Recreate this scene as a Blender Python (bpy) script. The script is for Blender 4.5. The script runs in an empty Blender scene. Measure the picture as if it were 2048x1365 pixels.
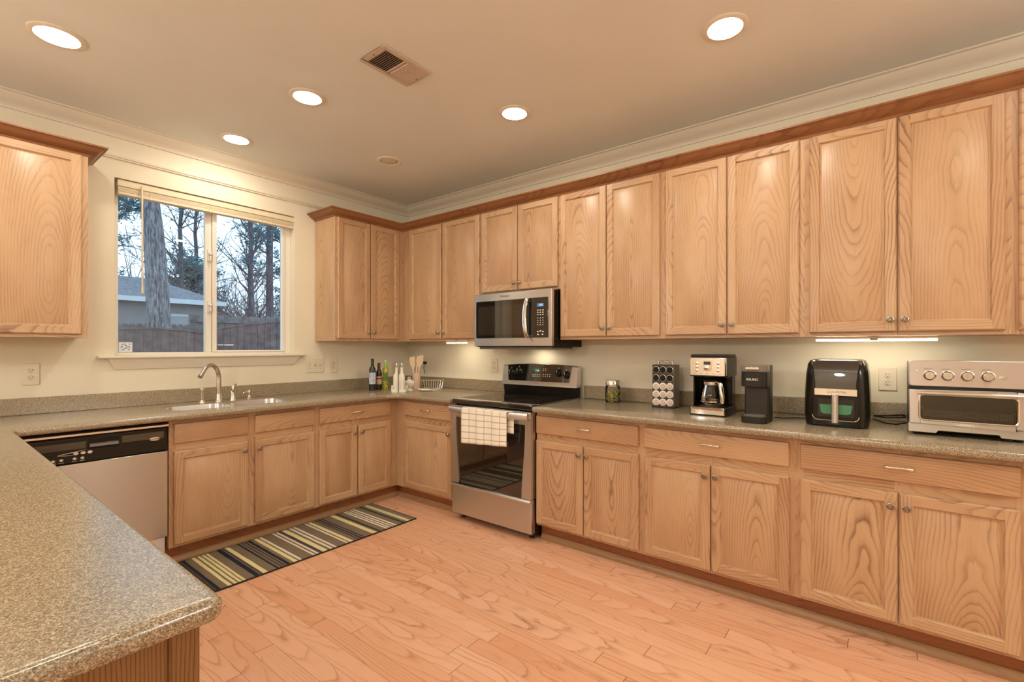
import bpy, bmesh, math, random
from mathutils import Vector, Matrix
from mathutils.geometry import tessellate_polygon
PI = math.pi
scn = bpy.context.scene
COL = scn.collection
random.seed(7)

# ------------------------------------------------------------------ camera
cam_d = bpy.data.cameras.new('camera'); cam = bpy.data.objects.new('camera', cam_d); COL.objects.link(cam)
cam.location = (-3.2173, -4.0363, 1.3090)
cam.rotation_euler = (math.radians(90), 0, math.radians(-52.878))
cam_d.sensor_width = 36; cam_d.lens = 942.24 * 36 / 2048
cam_d.shift_x = -(1058.18 - 1024) / 2048
cam_d.shift_y = (695.41 - 682.5) / 2048
cam_d.clip_start = 0.05; cam_d.clip_end = 300
scn.camera = cam
# ------------------------------------------------------------------ world (overcast winter sky) and exposure
wd = bpy.data.worlds.new('sky'); scn.world = wd; wd.use_nodes = True
bg = wd.node_tree.nodes['Background']
bg.inputs['Color'].default_value = (0.62, 0.83, 1.0, 1); bg.inputs['Strength'].default_value = 1.9
scn.view_settings.view_transform = 'Standard'; scn.view_settings.look = 'None'
scn.view_settings.exposure = 0.0; scn.view_settings.gamma = 1.0
scn.view_settings.use_curve_mapping = False
CAN = 124.0          # radiance of a recessed downlight lens
GLOBE = 76.0         # radiance of the added, unseen fill globes
UNDER = 22.0         # radiance of the under-cabinet light bars
WARM = (1.0, 0.94, 0.80, 1)

# ------------------------------------------------------------------ node helpers
def newmat(name):
    m = bpy.data.materials.new(name); m.use_nodes = True
    return m, m.node_tree, m.node_tree.nodes['Principled BSDF']
def nd(t, typ, **kw):
    n = t.nodes.new(typ)
    for k, v in kw.items():
        if k.startswith('i_'):
            n.inputs[int(k[2:]) if k[2:].isdigit() else k[2:]].default_value = v
        else: setattr(n, k, v)
    return n
def mth(t, op, a, b=None, c=None, clamp=False):
    n = t.nodes.new('ShaderNodeMath'); n.operation = op; n.use_clamp = clamp
    for i, x in enumerate((a, b, c)):
        if x is None: continue
        if isinstance(x, (int, float)): n.inputs[i].default_value = x
        else: t.links.new(x, n.inputs[i])
    return n.outputs[0]
def comb(t, x, y, z):
    n = t.nodes.new('ShaderNodeCombineXYZ')
    for i, v in enumerate((x, y, z)):
        if isinstance(v, (int, float)): n.inputs[i].default_value = v
        else: t.links.new(v, n.inputs[i])
    return n.outputs[0]
def noise(t, vec, scale=1.0, detail=2.0, rough=0.5):
    n = t.nodes.new('ShaderNodeTexNoise'); n.inputs['Scale'].default_value = scale
    n.inputs['Detail'].default_value = detail; n.inputs['Roughness'].default_value = rough
    if vec is not None: t.links.new(vec, n.inputs['Vector'])
    return n.outputs[0]
def ramp(t, fac, stops, interp='LINEAR'):
    n = t.nodes.new('ShaderNodeValToRGB'); n.color_ramp.interpolation = interp
    e = n.color_ramp.elements
    while len(e) < len(stops): e.new(0.5)
    for el, (p, c) in zip(e, stops):
        el.position = p; el.color = (c[0], c[1], c[2], 1)
    t.links.new(fac, n.inputs[0]); return n.outputs[0]
def mixc(t, fac, a, b, mode='MIX'):
    n = t.nodes.new('ShaderNodeMix'); n.data_type = 'RGBA'; n.blend_type = mode
    for i, v in ((0, fac), (6, a), (7, b)):
        if isinstance(v, (int, float)): n.inputs[i].default_value = v
        elif isinstance(v, tuple): n.inputs[i].default_value = (v[0], v[1], v[2], 1)
        else: t.links.new(v, n.inputs[i])
    return n.outputs[2]
def sep(t, vec):
    n = t.nodes.new('ShaderNodeSeparateXYZ'); t.links.new(vec, n.inputs[0]); return n.outputs
def objco(t): return t.nodes.new('ShaderNodeTexCoord').outputs['Object']
def simple(name, col, rough=0.5, metal=0.0, coat=0.0, emit=None, es=0.0, spec=0.5, sss=0.0):
    m, t, b = newmat(name)
    b.inputs['Base Color'].default_value = (*col, 1); b.inputs['Roughness'].default_value = rough
    b.inputs['Metallic'].default_value = metal; b.inputs['Coat Weight'].default_value = coat
    b.inputs['Specular IOR Level'].default_value = spec
    if emit: b.inputs['Emission Color'].default_value = (*emit, 1); b.inputs['Emission Strength'].default_value = es
    return m
def mottled(name, col, amt=0.06, scale=6.0, rough=0.6, bump=0.0, bscale=200, metal=0.0):
    m, t, b = newmat(name); co = objco(t)
    n = noise(t, co, scale, 3)
    d = tuple(max(0, c * (1 - amt)) for c in col); l = tuple(min(1, c * (1 + amt)) for c in col)
    t.links.new(ramp(t, n, ((0.3, d), (0.7, l))), b.inputs['Base Color'])
    b.inputs['Roughness'].default_value = rough; b.inputs['Metallic'].default_value = metal
    if bump:
        bn = nd(t, 'ShaderNodeBump'); bn.inputs['Strength'].default_value = bump; bn.inputs['Distance'].default_value = 0.001
        t.links.new(noise(t, co, bscale, 2), bn.inputs['Height']); t.links.new(bn.outputs[0], b.inputs['Normal'])
    return m

# ------------------------------------------------------------------ wood grain (flat-sawn oak: rings of a virtual trunk cut by the board)
def rings(t, u, v, s, freq, sl0, sl1, wob=0.010, vspan=1.0, pw=1.08, hn=0.07):
    r1 = mth(t, 'FRACT', mth(t, 'MULTIPLY', s, 17.31)); r2 = mth(t, 'FRACT', mth(t, 'MULTIPLY', s, 41.77))
    v0 = mth(t, 'MULTIPLY_ADD', r1, vspan * 1.7, -0.5 * vspan); sl = mth(t, 'MULTIPLY_ADD', r2, sl1, sl0)
    n1 = noise(t, comb(t, mth(t, 'MULTIPLY', v, 3.0), mth(t, 'MULTIPLY', s, 57.0), mth(t, 'MULTIPLY', u, 2.0)), 1.0, 1.5)
    h = mth(t, 'ADD', mth(t, 'MULTIPLY', mth(t, 'SUBTRACT', v, v0), sl), mth(t, 'MULTIPLY', mth(t, 'SUBTRACT', n1, 0.5), hn))
    n2 = noise(t, comb(t, mth(t, 'MULTIPLY', u, 15.0), mth(t, 'MULTIPLY', v, 3.4), mth(t, 'MULTIPLY', s, 31.0)), 1.0, 4.0, 0.55)
    w = mth(t, 'MULTIPLY', mth(t, 'SUBTRACT', n2, 0.5), wob * 2)
    d = mth(t, 'SQRT', mth(t, 'ADD', mth(t, 'MULTIPLY', u, u), mth(t, 'MULTIPLY', h, h)))
    d = mth(t, 'POWER', mth(t, 'ADD', mth(t, 'ADD', d, w), 0.02), pw)
    return mth(t, 'FRACT', mth(t, 'MULTIPLY', d, freq))
def oak(name, light=(0.635, 0.415, 0.240), mid=(0.50, 0.28, 0.143), dark=(0.17, 0.075, 0.030), rough=0.34, freq=92.0, b1=0.70, b0=0.50, sl=(0.05, 0.14), pk=(2.4, -0.55)):
    m, t, b = newmat(name)
    uv = nd(t, 'ShaderNodeUVMap', uv_map='UVMap').outputs[0]; sd = nd(t, 'ShaderNodeUVMap', uv_map='Seed').outputs[0]
    us = sep(t, uv); ss = sep(t, sd)
    u0, v = us[0], us[1]; s, tone = ss[0], ss[1]
    u = mth(t, 'ADD', u0, mth(t, 'MULTIPLY', mth(t, 'SUBTRACT', tone, 0.5), 0.24))
    fr = rings(t, u, v, s, freq, sl[0], sl[1], 0.0085)
    ln = nd(t, 'ShaderNodeValToRGB'); e = ln.color_ramp.elements
    e[0].position = 0.0; e[0].color = (0.85, 0.85, 0.85, 1); e[1].position = 1.0; e[1].color = (1, 1, 1, 1)
    for p, c in ((0.08, 0.62), (0.22, 0.20), (0.48, 0.03), (0.88, 0.0), (0.96, 0.4)):
        q = e.new(p); q.color = (c, c, c, 1)
    t.links.new(fr, ln.inputs[0])
    pat = noise(t, comb(t, mth(t, 'MULTIPLY', u0, 9.0), mth(t, 'MULTIPLY', v, 2.5), mth(t, 'MULTIPLY', s, 13.0)), 1.0, 2.0)
    bold = mth(t, 'MULTIPLY_ADD', mth(t, 'FRACT', mth(t, 'MULTIPLY', s, 73.3)), b1, b0)
    line = mth(t, 'MULTIPLY', mth(t, 'MULTIPLY', ln.outputs[0], bold), mth(t, 'MULTIPLY_ADD', pat, pk[0], pk[1], clamp=True))
    pore = noise(t, comb(t, mth(t, 'MULTIPLY', u0, 420.0), mth(t, 'MULTIPLY', v, 14.0), s), 1.0, 2.0)
    pore = mth(t, 'MULTIPLY', mth(t, 'SUBTRACT', 0.52, pore), 1.6, clamp=True)
    base = mixc(t, mth(t, 'MULTIPLY_ADD', pat, 0.9, mth(t, 'MULTIPLY', mth(t, 'SUBTRACT', tone, 0.62), 0.55), clamp=True), light, mid)
    c = mixc(t, mth(t, 'MULTIPLY', line, 0.82), base, dark)
    c = mixc(t, mth(t, 'MULTIPLY', pore, 0.35), c, dark)
    t.links.new(c, b.inputs['Base Color'])
    b.inputs['Roughness'].default_value = rough; b.inputs['Specular IOR Level'].default_value = 0.45
    return m
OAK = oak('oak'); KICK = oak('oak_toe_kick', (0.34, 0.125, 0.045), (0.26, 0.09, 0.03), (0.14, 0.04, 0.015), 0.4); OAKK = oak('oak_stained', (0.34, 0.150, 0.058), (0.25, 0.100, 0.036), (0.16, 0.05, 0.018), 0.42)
PANEL = oak('oak_end_panel_shaded', (0.33, 0.170, 0.062), (0.24, 0.112, 0.036), (0.045, 0.018, 0.006), 0.36, 190.0, 0.2, 1.05, (0.01, 0.02), (2.4, -0.2))  # darker oak copy, shade put into its tones; the bold grain is its own
SHOE = oak('oak_shoe', (0.42, 0.25, 0.125), (0.33, 0.18, 0.08))
def floor_mat():
    m, t, b = newmat('oak_floor'); x, y, z = sep(t, objco(t))
    W, L = 0.083, 1.15
    px = mth(t, 'DIVIDE', x, W); row = mth(t, 'FLOOR', px); fx = mth(t, 'FRACT', px)
    wn = nd(t, 'ShaderNodeTexWhiteNoise', noise_dimensions='1D'); t.links.new(row, wn.inputs[1])
    py = mth(t, 'ADD', mth(t, 'DIVIDE', y, L), mth(t, 'MULTIPLY', wn.outputs[0], 7.3)); colm = mth(t, 'FLOOR', py); fy = mth(t, 'FRACT', py)
    w2 = nd(t, 'ShaderNodeTexWhiteNoise', noise_dimensions='2D'); t.links.new(comb(t, row, colm, 0), w2.inputs[0])
    idv = w2.outputs[0]; w3 = sep(t, w2.outputs[1])
    u = mth(t, 'ADD', mth(t, 'MULTIPLY', mth(t, 'SUBTRACT', fx, 0.5), W), mth(t, 'MULTIPLY', mth(t, 'SUBTRACT', w3[0], 0.5), 0.10))
    fr = rings(t, u, y, idv, 105.0, 0.015, 0.045, 0.006, 4.0, 1.08, 0.035)
    ln = ramp(t, fr, ((0.0, (1,)*3), (0.06, (.5,)*3), (0.18, (.12,)*3), (0.38, (0,)*3), (0.93, (0,)*3), (0.98, (.4,)*3)))
    pat = noise(t, comb(t, mth(t, 'MULTIPLY', x, 8.0), mth(t, 'MULTIPLY', y, 2.0), mth(t, 'MULTIPLY', idv, 9.0)), 1.0, 2.0)
    base = mixc(t, w3[1], (0.84, 0.475, 0.305), (0.74, 0.35, 0.19))
    base = mixc(t, mth(t, 'MULTIPLY', pat, 0.55), base, (0.84, 0.52, 0.34))
    c = mixc(t, mth(t, 'MULTIPLY', ln, mth(t, 'MULTIPLY_ADD', pat, 1.9, -0.50, clamp=True)), base, (0.34, 0.12, 0.045))
    pore = mth(t, 'MULTIPLY', mth(t, 'SUBTRACT', 0.5, noise(t, comb(t, mth(t, 'MULTIPLY', x, 380.0), mth(t, 'MULTIPLY', y, 10.0), 0), 1.0, 2.0)), 1.4, clamp=True)
    c = mixc(t, mth(t, 'MULTIPLY', pore, 0.4), c, (0.30, 0.085, 0.026))
    gx = mth(t, 'LESS_THAN', mth(t, 'MINIMUM', fx, mth(t, 'SUBTRACT', 1.0, fx)), 0.012)
    gy = mth(t, 'LESS_THAN', mth(t, 'MINIMUM', fy, mth(t, 'SUBTRACT', 1.0, fy)), 0.0013)
    c = mixc(t, mth(t, 'MAXIMUM', mth(t, 'MULTIPLY', gx, 0.5), mth(t, 'MULTIPLY', gy, 0.8)), c, (0.13, 0.035, 0.012))
    t.links.new(c, b.inputs['Base Color']); b.inputs['Roughness'].default_value = 0.27
    b.inputs['Specular IOR Level'].default_value = 0.45
    return m
FLOOR = floor_mat()
def counter_mat():
    m, t, b = newmat('speckled_solid_surface'); co = objco(t)
    n = noise(t, co, 330.0, 2.5, 0.7); n2 = noise(t, co, 620.0, 1.0, 0.5)
    v = nd(t, 'ShaderNodeTexVoronoi'); v.inputs['Scale'].default_value = 520.0; t.links.new(co, v.inputs['Vector'])
    vc = sep(t, v.outputs['Color'])[0]
    c = ramp(t, n, ((0.30, (0.14, 0.098, 0.053)), (0.47, (0.28, 0.212, 0.128)), (0.56, (0.42, 0.328, 0.212)), (0.72, (0.62, 0.51, 0.36))))
    c = mixc(t, mth(t, 'MULTIPLY', mth(t, 'GREATER_THAN', vc, 0.88), 0.8), c, (0.66, 0.57, 0.40))
    c = mixc(t, mth(t, 'MULTIPLY', mth(t, 'LESS_THAN', vc, 0.15), 0.7), c, (0.085, 0.066, 0.036))
    c = mixc(t, mth(t, 'MULTIPLY', mth(t, 'GREATER_THAN', n2, 0.60), 0.6), c, (0.085, 0.066, 0.036))
    t.links.new(c, b.inputs['Base Color']); b.inputs['Roughness'].default_value = 0.21
    b.inputs['Specular IOR Level'].default_value = 1.0
    bn = nd(t, 'ShaderNodeBump'); bn.inputs['Strength'].default_value = 0.12; bn.inputs['Distance'].default_value = 0.001
    t.links.new(n, bn.inputs['Height']); t.links.new(bn.outputs[0], b.inputs['Normal'])
    return m
COUNTER = counter_mat()
WALL = mottled('cream_wall_paint', (0.82, 0.745, 0.585), 0.02, 3, 0.7, 0.05, 260)
CEIL = mottled('ceiling_paint', (0.79, 0.79, 0.73), 0.02, 2, 0.8, 0.05, 220)
TRIM = simple('trim_paint', (0.76, 0.68, 0.55), 0.42)
WTRIM = simple('window_trim_paint', (0.80, 0.72, 0.58), 0.38)
VINYL = simple('window_vinyl', (0.82, 0.77, 0.68), 0.35)
def brushed(name, col, rough, ax):
    m, t, b = newmat(name); x, y, z = sep(t, objco(t)); k = {0: (3, 260, 260), 2: (260, 260, 3)}[ax]
    n = noise(t, comb(t, mth(t, 'MULTIPLY', x, float(k[0])), mth(t, 'MULTIPLY', y, float(k[1])), mth(t, 'MULTIPLY', z, float(k[2]))), 1.0, 2)
    t.links.new(ramp(t, n, ((0.3, tuple(c * .97 for c in col)), (0.7, col))), b.inputs['Base Color'])
    b.inputs['Metallic'].default_value = 1.0
    b.inputs['Roughness'].default_value = rough + 0.06; b.inputs['Anisotropic'].default_value = 0.85; b.inputs['Anisotropic Rotation'].default_value = 0.25
    tg = nd(t, 'ShaderNodeTangent', direction_type='RADIAL', axis='Z'); t.links.new(tg.outputs[0], b.inputs['Tangent'])
    return m
STEEL = brushed('brushed_steel', (0.70, 0.69, 0.68), 0.27, 0)
STEELV = brushed('brushed_steel_vertical', (0.42, 0.385, 0.34), 0.20, 2)
CHROME = simple('polished_steel', (0.86, 0.83, 0.78), 0.10, 1.0)
SATIN = simple('satin_nickel', (0.66, 0.61, 0.53), 0.27, 1.0)
NICKEL = simple('antique_nickel', (0.50, 0.44, 0.36), 0.33, 1.0)
PEWTER = simple('dark_pewter', (0.16, 0.13, 0.10), 0.42, 0.9)
GOLDH = simple('pale_nickel', (0.80, 0.74, 0.62), 0.25, 1.0)
BGLASS = simple('black_glass', (0.012, 0.010, 0.008), 0.02, 0.0, 1.0, spec=1.0)
BENAM = simple('black_enamel', (0.009, 0.008, 0.006), 0.16, spec=0.32)
BPLAS = simple('black_plastic', (0.014, 0.012, 0.009), 0.30, spec=0.35)
BPLASM = simple('matte_black_plastic', (0.016, 0.0135, 0.008), 0.40, spec=0.35)
GPLAS = simple('warm_grey_plastic', (0.20, 0.165, 0.125), 0.38)
DARK = simple('shadow_black', (0.006, 0.005, 0.004), 0.8)
WPLAS = simple('ivory_plastic', (0.78, 0.69, 0.55), 0.35)
SLOT = simple('slot_dark', (0.03, 0.022, 0.015), 0.6)
CERAM = simple('cream_ceramic', (0.84, 0.79, 0.66), 0.16, 0, 0.3)
WHITEP = simple('white_print', (0.85, 0.80, 0.70), 0.5)
SPOON = simple('beech_wood', (0.72, 0.52, 0.33), 0.55)
CROCKM = simple('blush_stoneware', (0.72, 0.50, 0.36), 0.45)
LENS = simple('lamp_lens', (1, 1, 1), 0.5, emit=WARM[:3], es=CAN)
LENSOFF = simple('lamp_reflector', (0.66, 0.57, 0.46), 0.3)
BAR = simple('light_bar_diffuser', (1, 1, 1), 0.5, emit=(1.0, 0.90, 0.70), es=UNDER)
HOODL = simple('hood_lamp_lens', (1, 1, 1), 0.5, emit=(1.0, 0.88, 0.66), es=UNDER * 0.6)
def glass_mat(name, tint=(1, 1, 1), refl=0.10, rough=0.0):
    m = bpy.data.materials.new(name); m.use_nodes = True; t = m.node_tree
    for n in list(t.nodes):
        if n.type != 'OUTPUT_MATERIAL': t.nodes.remove(n)
    out = [n for n in t.nodes if n.type == 'OUTPUT_MATERIAL'][0]
    tr = nd(t, 'ShaderNodeBsdfTransparent'); tr.inputs[0].default_value = (*tint, 1)
    gl = nd(t, 'ShaderNodeBsdfGlossy'); gl.inputs['Roughness'].default_value = rough
    fr = nd(t, 'ShaderNodeFresnel'); fr.inputs[0].default_value = 1.0 + refl * 5
    mx = nd(t, 'ShaderNodeMixShader'); t.links.new(fr.outputs[0], mx.inputs[0])
    t.links.new(tr.outputs[0], mx.inputs[1]); t.links.new(gl.outputs[0], mx.inputs[2]); t.links.new(mx.outputs[0], out.inputs[0])
    return m
PANE = glass_mat('window_glass', (0.97, 0.99, 1.0), 0.09)
CGLASS = glass_mat('clear_glass', (0.93, 0.93, 0.90), 0.10)
SMOKE = glass_mat('smoked_glass', (0.72, 0.68, 0.58), 0.14)
OVENG = glass_mat('oven_glass', (0.10, 0.085, 0.05), 0.16)

# ------------------------------------------------------------------ mesh builder
class MB:
    def __init__(s): s.V = []; s.F = []
    def face(s, pts, m=0, uv=None, seed=(0.5, 0.5)):
        b = len(s.V); s.V += [tuple(p) for p in pts]
        s.F.append((tuple(range(b, b + len(pts))), m, uv, seed))
    def box(s, x0, x1, y0, y1, z0, z1, m=0, g=None):
        P = lambda i, j, k: ((x0, x1)[i], (y0, y1)[j], (z0, z1)[k])
        Q = [([P(0,0,0),P(0,0,1),P(0,1,1),P(0,1,0)],0), ([P(1,0,0),P(1,1,0),P(1,1,1),P(1,0,1)],0),
             ([P(0,0,0),P(1,0,0),P(1,0,1),P(0,0,1)],1), ([P(0,1,0),P(0,1,1),P(1,1,1),P(1,1,0)],1),
             ([P(0,0,0),P(0,1,0),P(1,1,0),P(1,0,0)],2), ([P(0,0,1),P(1,0,1),P(1,1,1),P(0,1,1)],2)]
        c = ((x0+x1)/2, (y0+y1)/2, (z0+z1)/2); sd = (random.random(), random.random())
        for q, n in Q:
            uv = None
            if g is not None:
                gi = 'xyz'.index(g); oth = [a for a in (0, 1, 2) if a != gi and a != n]
                a = oth[0]
                if n == gi: uv = [((p[oth[0]]-c[oth[0]]), (p[oth[1]]-c[oth[1]])*0.2+3) for p in q]
                else: uv = [(p[a]-c[a], p[gi]) for p in q]
            s.face(q, m, uv, sd)
    def lathe(s, prof, n=28, m=0, c=(0,0,0), ax='z', sx=1.0, sy=1.0):
        def pt(r, h, a):
            x, y = r*math.cos(a)*sx, r*math.sin(a)*sy
            q = (x, y, h) if ax == 'z' else ((x, -h, y) if ax == 'y' else (h, x, y))
            return (q[0]+c[0], q[1]+c[1], q[2]+c[2])
        for i in range(len(prof)-1):
            p, q = prof[i], prof[i+1]; mm = q[2] if len(q) > 2 else m
            for k in range(n):
                a0, a1 = 2*PI*k/n, 2*PI*(k+1)/n
                if p[0] < 1e-6 and q[0] < 1e-6: continue
                if p[0] < 1e-6: s.face([pt(0, p[1], 0), pt(q[0], q[1], a0), pt(q[0], q[1], a1)], mm)
                elif q[0] < 1e-6: s.face([pt(p[0], p[1], a0), pt(0, q[1], 0), pt(p[0], p[1], a1)], mm)
                else: s.face([pt(p[0], p[1], a0), pt(q[0], q[1], a0), pt(q[0], q[1], a1), pt(p[0], p[1], a1)], mm)
    def loft(s, rings_, m=0, caps=True, closed=False):
        n = len(rings_[0])
        for a, b in zip(rings_, rings_[1:] + ([rings_[0]] if closed else [])):
            for k in range(n): s.face([a[k], a[(k+1) % n], b[(k+1) % n], b[k]], m)
        if caps and not closed: s.face(rings_[0], m); s.face(list(reversed(rings_[-1])), m)
    def tube(s, path, r, n=10, m=0, caps=True, flat=1.0, closed=False):
        P = [Vector(p) for p in path]; R = r if isinstance(r, (list, tuple)) else [r]*len(P)
        up = None; rg = []
        for i, p in enumerate(P):
            if closed: d = (P[(i+1) % len(P)] - P[i-1]).normalized()
            else: d = ((P[min(i+1, len(P)-1)] - P[max(i-1, 0)])).normalized()
            if up is None: up = Vector((0, 0, 1)) if abs(d.z) < 0.9 else Vector((0, 1, 0))
            sx = d.cross(up).normalized(); up = sx.cross(d).normalized()
            rg.append([tuple(p + sx*math.cos(2*PI*k/n)*R[i] + up*math.sin(2*PI*k/n)*R[i]*flat) for k in range(n)])
        s.loft(rg, m, caps, closed)
    def sweep(s, prof, path, m=0, side=1, cap=True, g=False):
        P = [Vector((p[0], p[1])) for p in path]; rg = []; L = 0.0; Ls = []
        for i, p in enumerate(P):
            dn = lambda a, b: Vector((-(b-a).normalized().y, (b-a).normalized().x)) * side
            n0 = dn(P[i-1], p) if i > 0 else None; n1 = dn(p, P[i+1]) if i < len(P)-1 else None
            if n0 is None: mt = n1
            elif n1 is None: mt = n0
            else: mt = (n0 + n1); mt = mt / max(0.2, mt.dot(n0))
            rg.append([(p.x + mt.x*o, p.y + mt.y*o, z) for o, z in prof])
            if i: L += (p - P[i-1]).length
            Ls.append(L)
        n = len(prof); sd = (random.random(), random.random()); acc = [0.0]
        for k in range(n-1): acc.append(acc[-1] + math.hypot(prof[k+1][0]-prof[k][0], prof[k+1][1]-prof[k][1]))
        for i in range(len(rg)-1):
            a, b = rg[i], rg[i+1]; sd = (random.random(), random.random())
            for k in range(n-1):
                uv = [(acc[k]-.05, Ls[i]), (acc[k+1]-.05, Ls[i]), (acc[k+1]-.05, Ls[i+1]), (acc[k]-.05, Ls[i+1])] if g else None
                s.face([a[k], a[k+1], b[k+1], b[k]], m, uv, sd)
        if cap: s.face(rg[0], m, None, sd); s.face(list(reversed(rg[-1])), m, None, sd)
    def prism(s, poly, a0, a1, ax='z', m=0):
        f = {'z': lambda p, h: (p[0], p[1], h), 'y': lambda p, h: (p[0], h, p[1]), 'x': lambda p, h: (h, p[0], p[1])}[ax]
        s.loft([[f(p, a0) for p in poly], [f(p, a1) for p in poly]], m)
    def slab(s, outline, z0, z1, r=0.012, holes=(), m=0, nr=4):
        def off(poly, d):
            n = len(poly); o = []
            for i in range(n):
                a, b, c = Vector(poly[i-1]), Vector(poly[i]), Vector(poly[(i+1) % n])
                n0 = Vector((-(b-a).y, (b-a).x)).normalized(); n1 = Vector((-(c-b).y, (c-b).x)).normalized()
                mt = n0 + n1; mt = mt / max(0.3, mt.dot(n0)); o.append((b.x + mt.x*d, b.y + mt.y*d))
            return o
        area = sum(outline[i-1][0]*outline[i][1] - outline[i][0]*outline[i-1][1] for i in range(len(outline)))
        if area < 0: outline = outline[::-1]
        rg = []
        for i in range(nr+1):
            a = PI/2*i/nr; rg.append([(x, y, z0 + r*(1-math.sin(a))) for x, y in off(outline, r*(1-math.cos(a)))])
        rg = rg[::-1]
        rg = [[(x, y, z0 + r*(1-math.cos(PI/2*i/nr))) for x, y in off(outline, r*(1-math.sin(PI/2*i/nr)))] for i in range(nr+1)]
        rg += [[(x, y, z1 - r*(1-math.sin(PI/2*i/nr))) for x, y in off(outline, r*(1-math.cos(PI/2*i/nr)))] for i in range(nr+1)]
        s.loft(rg, m, False)
        for ring, z in ((rg[0], z0), (rg[-1], z1)):
            loops = [[Vector((p[0], p[1], 0)) for p in ring]] + [[Vector((p[0], p[1], 0)) for p in h] for h in holes]
            fl = [v for l in loops for v in l]
            for tri in tessellate_polygon(loops): s.face([(fl[i].x, fl[i].y, z) for i in tri], m)
        for h in holes: s.loft([[(x, y, z0) for x, y in h], [(x, y, z1) for x, y in h]], m, False)
    def card(s, c, a, b, m=0):
        c, a, b = Vector(c), Vector(a), Vector(b); s.face([c-a-b, c+a-b, c+a+b, c-a+b], m)
def rrect(x0, x1, y0, y1, r, n=5):
    o = []
    for cx, cy, a in ((x1-r, y1-r, 0), (x0+r, y1-r, PI/2), (x0+r, y0+r, PI), (x1-r, y0+r, 3*PI/2)):
        for i in range(n+1): o.append((cx + r*math.cos(a+PI/2*i/n), cy + r*math.sin(a+PI/2*i/n)))
    return o
def mesh_of(mb, name, mats):
    me = bpy.data.meshes.new(name)
    me.from_pydata(mb.V, [], [f[0] for f in mb.F])
    uvl = me.uv_layers.new(name='UVMap'); sdl = me.uv_layers.new(name='Seed')
    U = []; S = []
    for f in mb.F:
        uv = f[2] or [(0.0, 0.0)]*len(f[0])
        for q in uv: U += [q[0], q[1]]; S += [f[3][0], f[3][1]]
    uvl.data.foreach_set('uv', U); sdl.data.foreach_set('uv', S)
    me.polygons.foreach_set('material_index', [f[1] for f in mb.F])
    for m in mats: me.materials.append(m)
    bm = bmesh.new(); bm.from_mesh(me)
    bmesh.ops.remove_doubles(bm, verts=bm.verts, dist=1e-5)
    bmesh.ops.recalc_face_normals(bm, faces=bm.faces)
    bm.to_mesh(me); bm.free()
    me.polygons.foreach_set('use_smooth', [True]*len(me.polygons))
    me.set_sharp_from_angle(angle=math.radians(38)); me.update()
    return me
def place(o, parent=None, loc=(0,0,0), rot=(0,0,0)):
    COL.objects.link(o); o.location = loc; o.rotation_euler = rot
    if parent is not None: o.parent = parent
    return o
def build(mb, name, mats, parent=None, loc=(0,0,0), rot=(0,0,0), bevel=0.0, label=None, seg=2):
    if not isinstance(mats, (list, tuple)): mats = [mats]
    o = place(bpy.data.objects.new(name, mesh_of(mb, name, mats)), parent, loc, rot)
    if bevel:
        bv = o.modifiers.new('bevel', 'BEVEL'); bv.width = bevel; bv.segments = seg; bv.limit_method = 'ANGLE'; bv.angle_limit = math.radians(40)
    if label: o['label'] = label
    return o
def adopt(o, parent):                                  # built in room coordinates, then made a part
    o.parent = parent; o.matrix_parent_inverse = parent.matrix_basis.inverted(); return o
def inst(me, name, parent=None, loc=(0,0,0), rot=(0,0,0)): return place(bpy.data.objects.new(name, me), parent, loc, rot)
def tag(o, label, cat, group=None):
    o['label'] = label; o['category'] = cat
    if group: o['group'] = group
    return o
def thing(name, label, cat, loc=(0,0,0), rz=0.0, group=None):
    o = bpy.data.objects.new(name, None); o.empty_display_size = 0.1
    place(o, None, loc, (0, 0, rz)); return tag(o, label, cat, group)
def struct(o): o['kind'] = 'structure'; return o
def sroot(name, loc=(0,0,0), rz=0.0):
    o = bpy.data.objects.new(name, None); place(o, None, loc, (0, 0, rz)); return struct(o)
RR = -PI/2                                            # things on the right-hand wall face -x
def rw(l, d, z=0.0): return (-d, -l, z)               # distance along the right wall, distance out from it
def text(s, size, parent, loc, mat, name='lettering', rot=(PI/2, 0, 0), sx=1.0, bold=0.0):
    cu = bpy.data.curves.new(name, 'FONT'); cu.body = s; cu.size = size; cu.extrude = 0.0004; cu.offset = bold
    cu.align_x = 'CENTER'; cu.align_y = 'CENTER'
    tmp = bpy.data.objects.new(name, cu); COL.objects.link(tmp)
    bpy.context.view_layer.update()
    me = bpy.data.meshes.new_from_object(tmp.evaluated_get(bpy.context.evaluated_depsgraph_get()))
    bpy.data.objects.remove(tmp); me.materials.clear(); me.materials.append(mat); me.name = name
    o = place(bpy.data.objects.new(name, me), parent, loc, rot); o.scale = (sx, 1, 1); return o

# ================================================================== ROOM SHELL
H = 2.775; XL = -6.6; YN = -7.2; WX0, WX1, WZ0, WZ1 = -2.394, -1.209, 1.255, 2.430
mb = MB(); mb.box(XL, 0.16, YN, 0.16, -0.06, 0.0); struct(build(mb, 'floor', FLOOR))
mb = MB(); mb.box(XL-.1, 0.16, YN-.1, 0.16, H, H+0.08); struct(build(mb, 'ceiling', CEIL))
mb = MB(); mb.box(0.0, 0.16, YN, 0.16, 0, H); struct(build(mb, 'wall_right', WALL))
mb = MB()
for a, b, c, d in ((XL, WX0, 0, H), (WX1, 0.0, 0, H), (WX0, WX1, 0, WZ0), (WX0, WX1, WZ1, H)): mb.box(a, b, 0.0, 0.16, c, d)
struct(build(mb, 'wall_back', WALL))
mb = MB(); mb.box(XL-.1, XL, YN, 0.16, 0, H); struct(build(mb, 'wall_left', WALL))
mb = MB(); mb.box(XL-.1, 0.16, YN-.1, YN, 0, H); struct(build(mb, 'wall_front', WALL))
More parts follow.
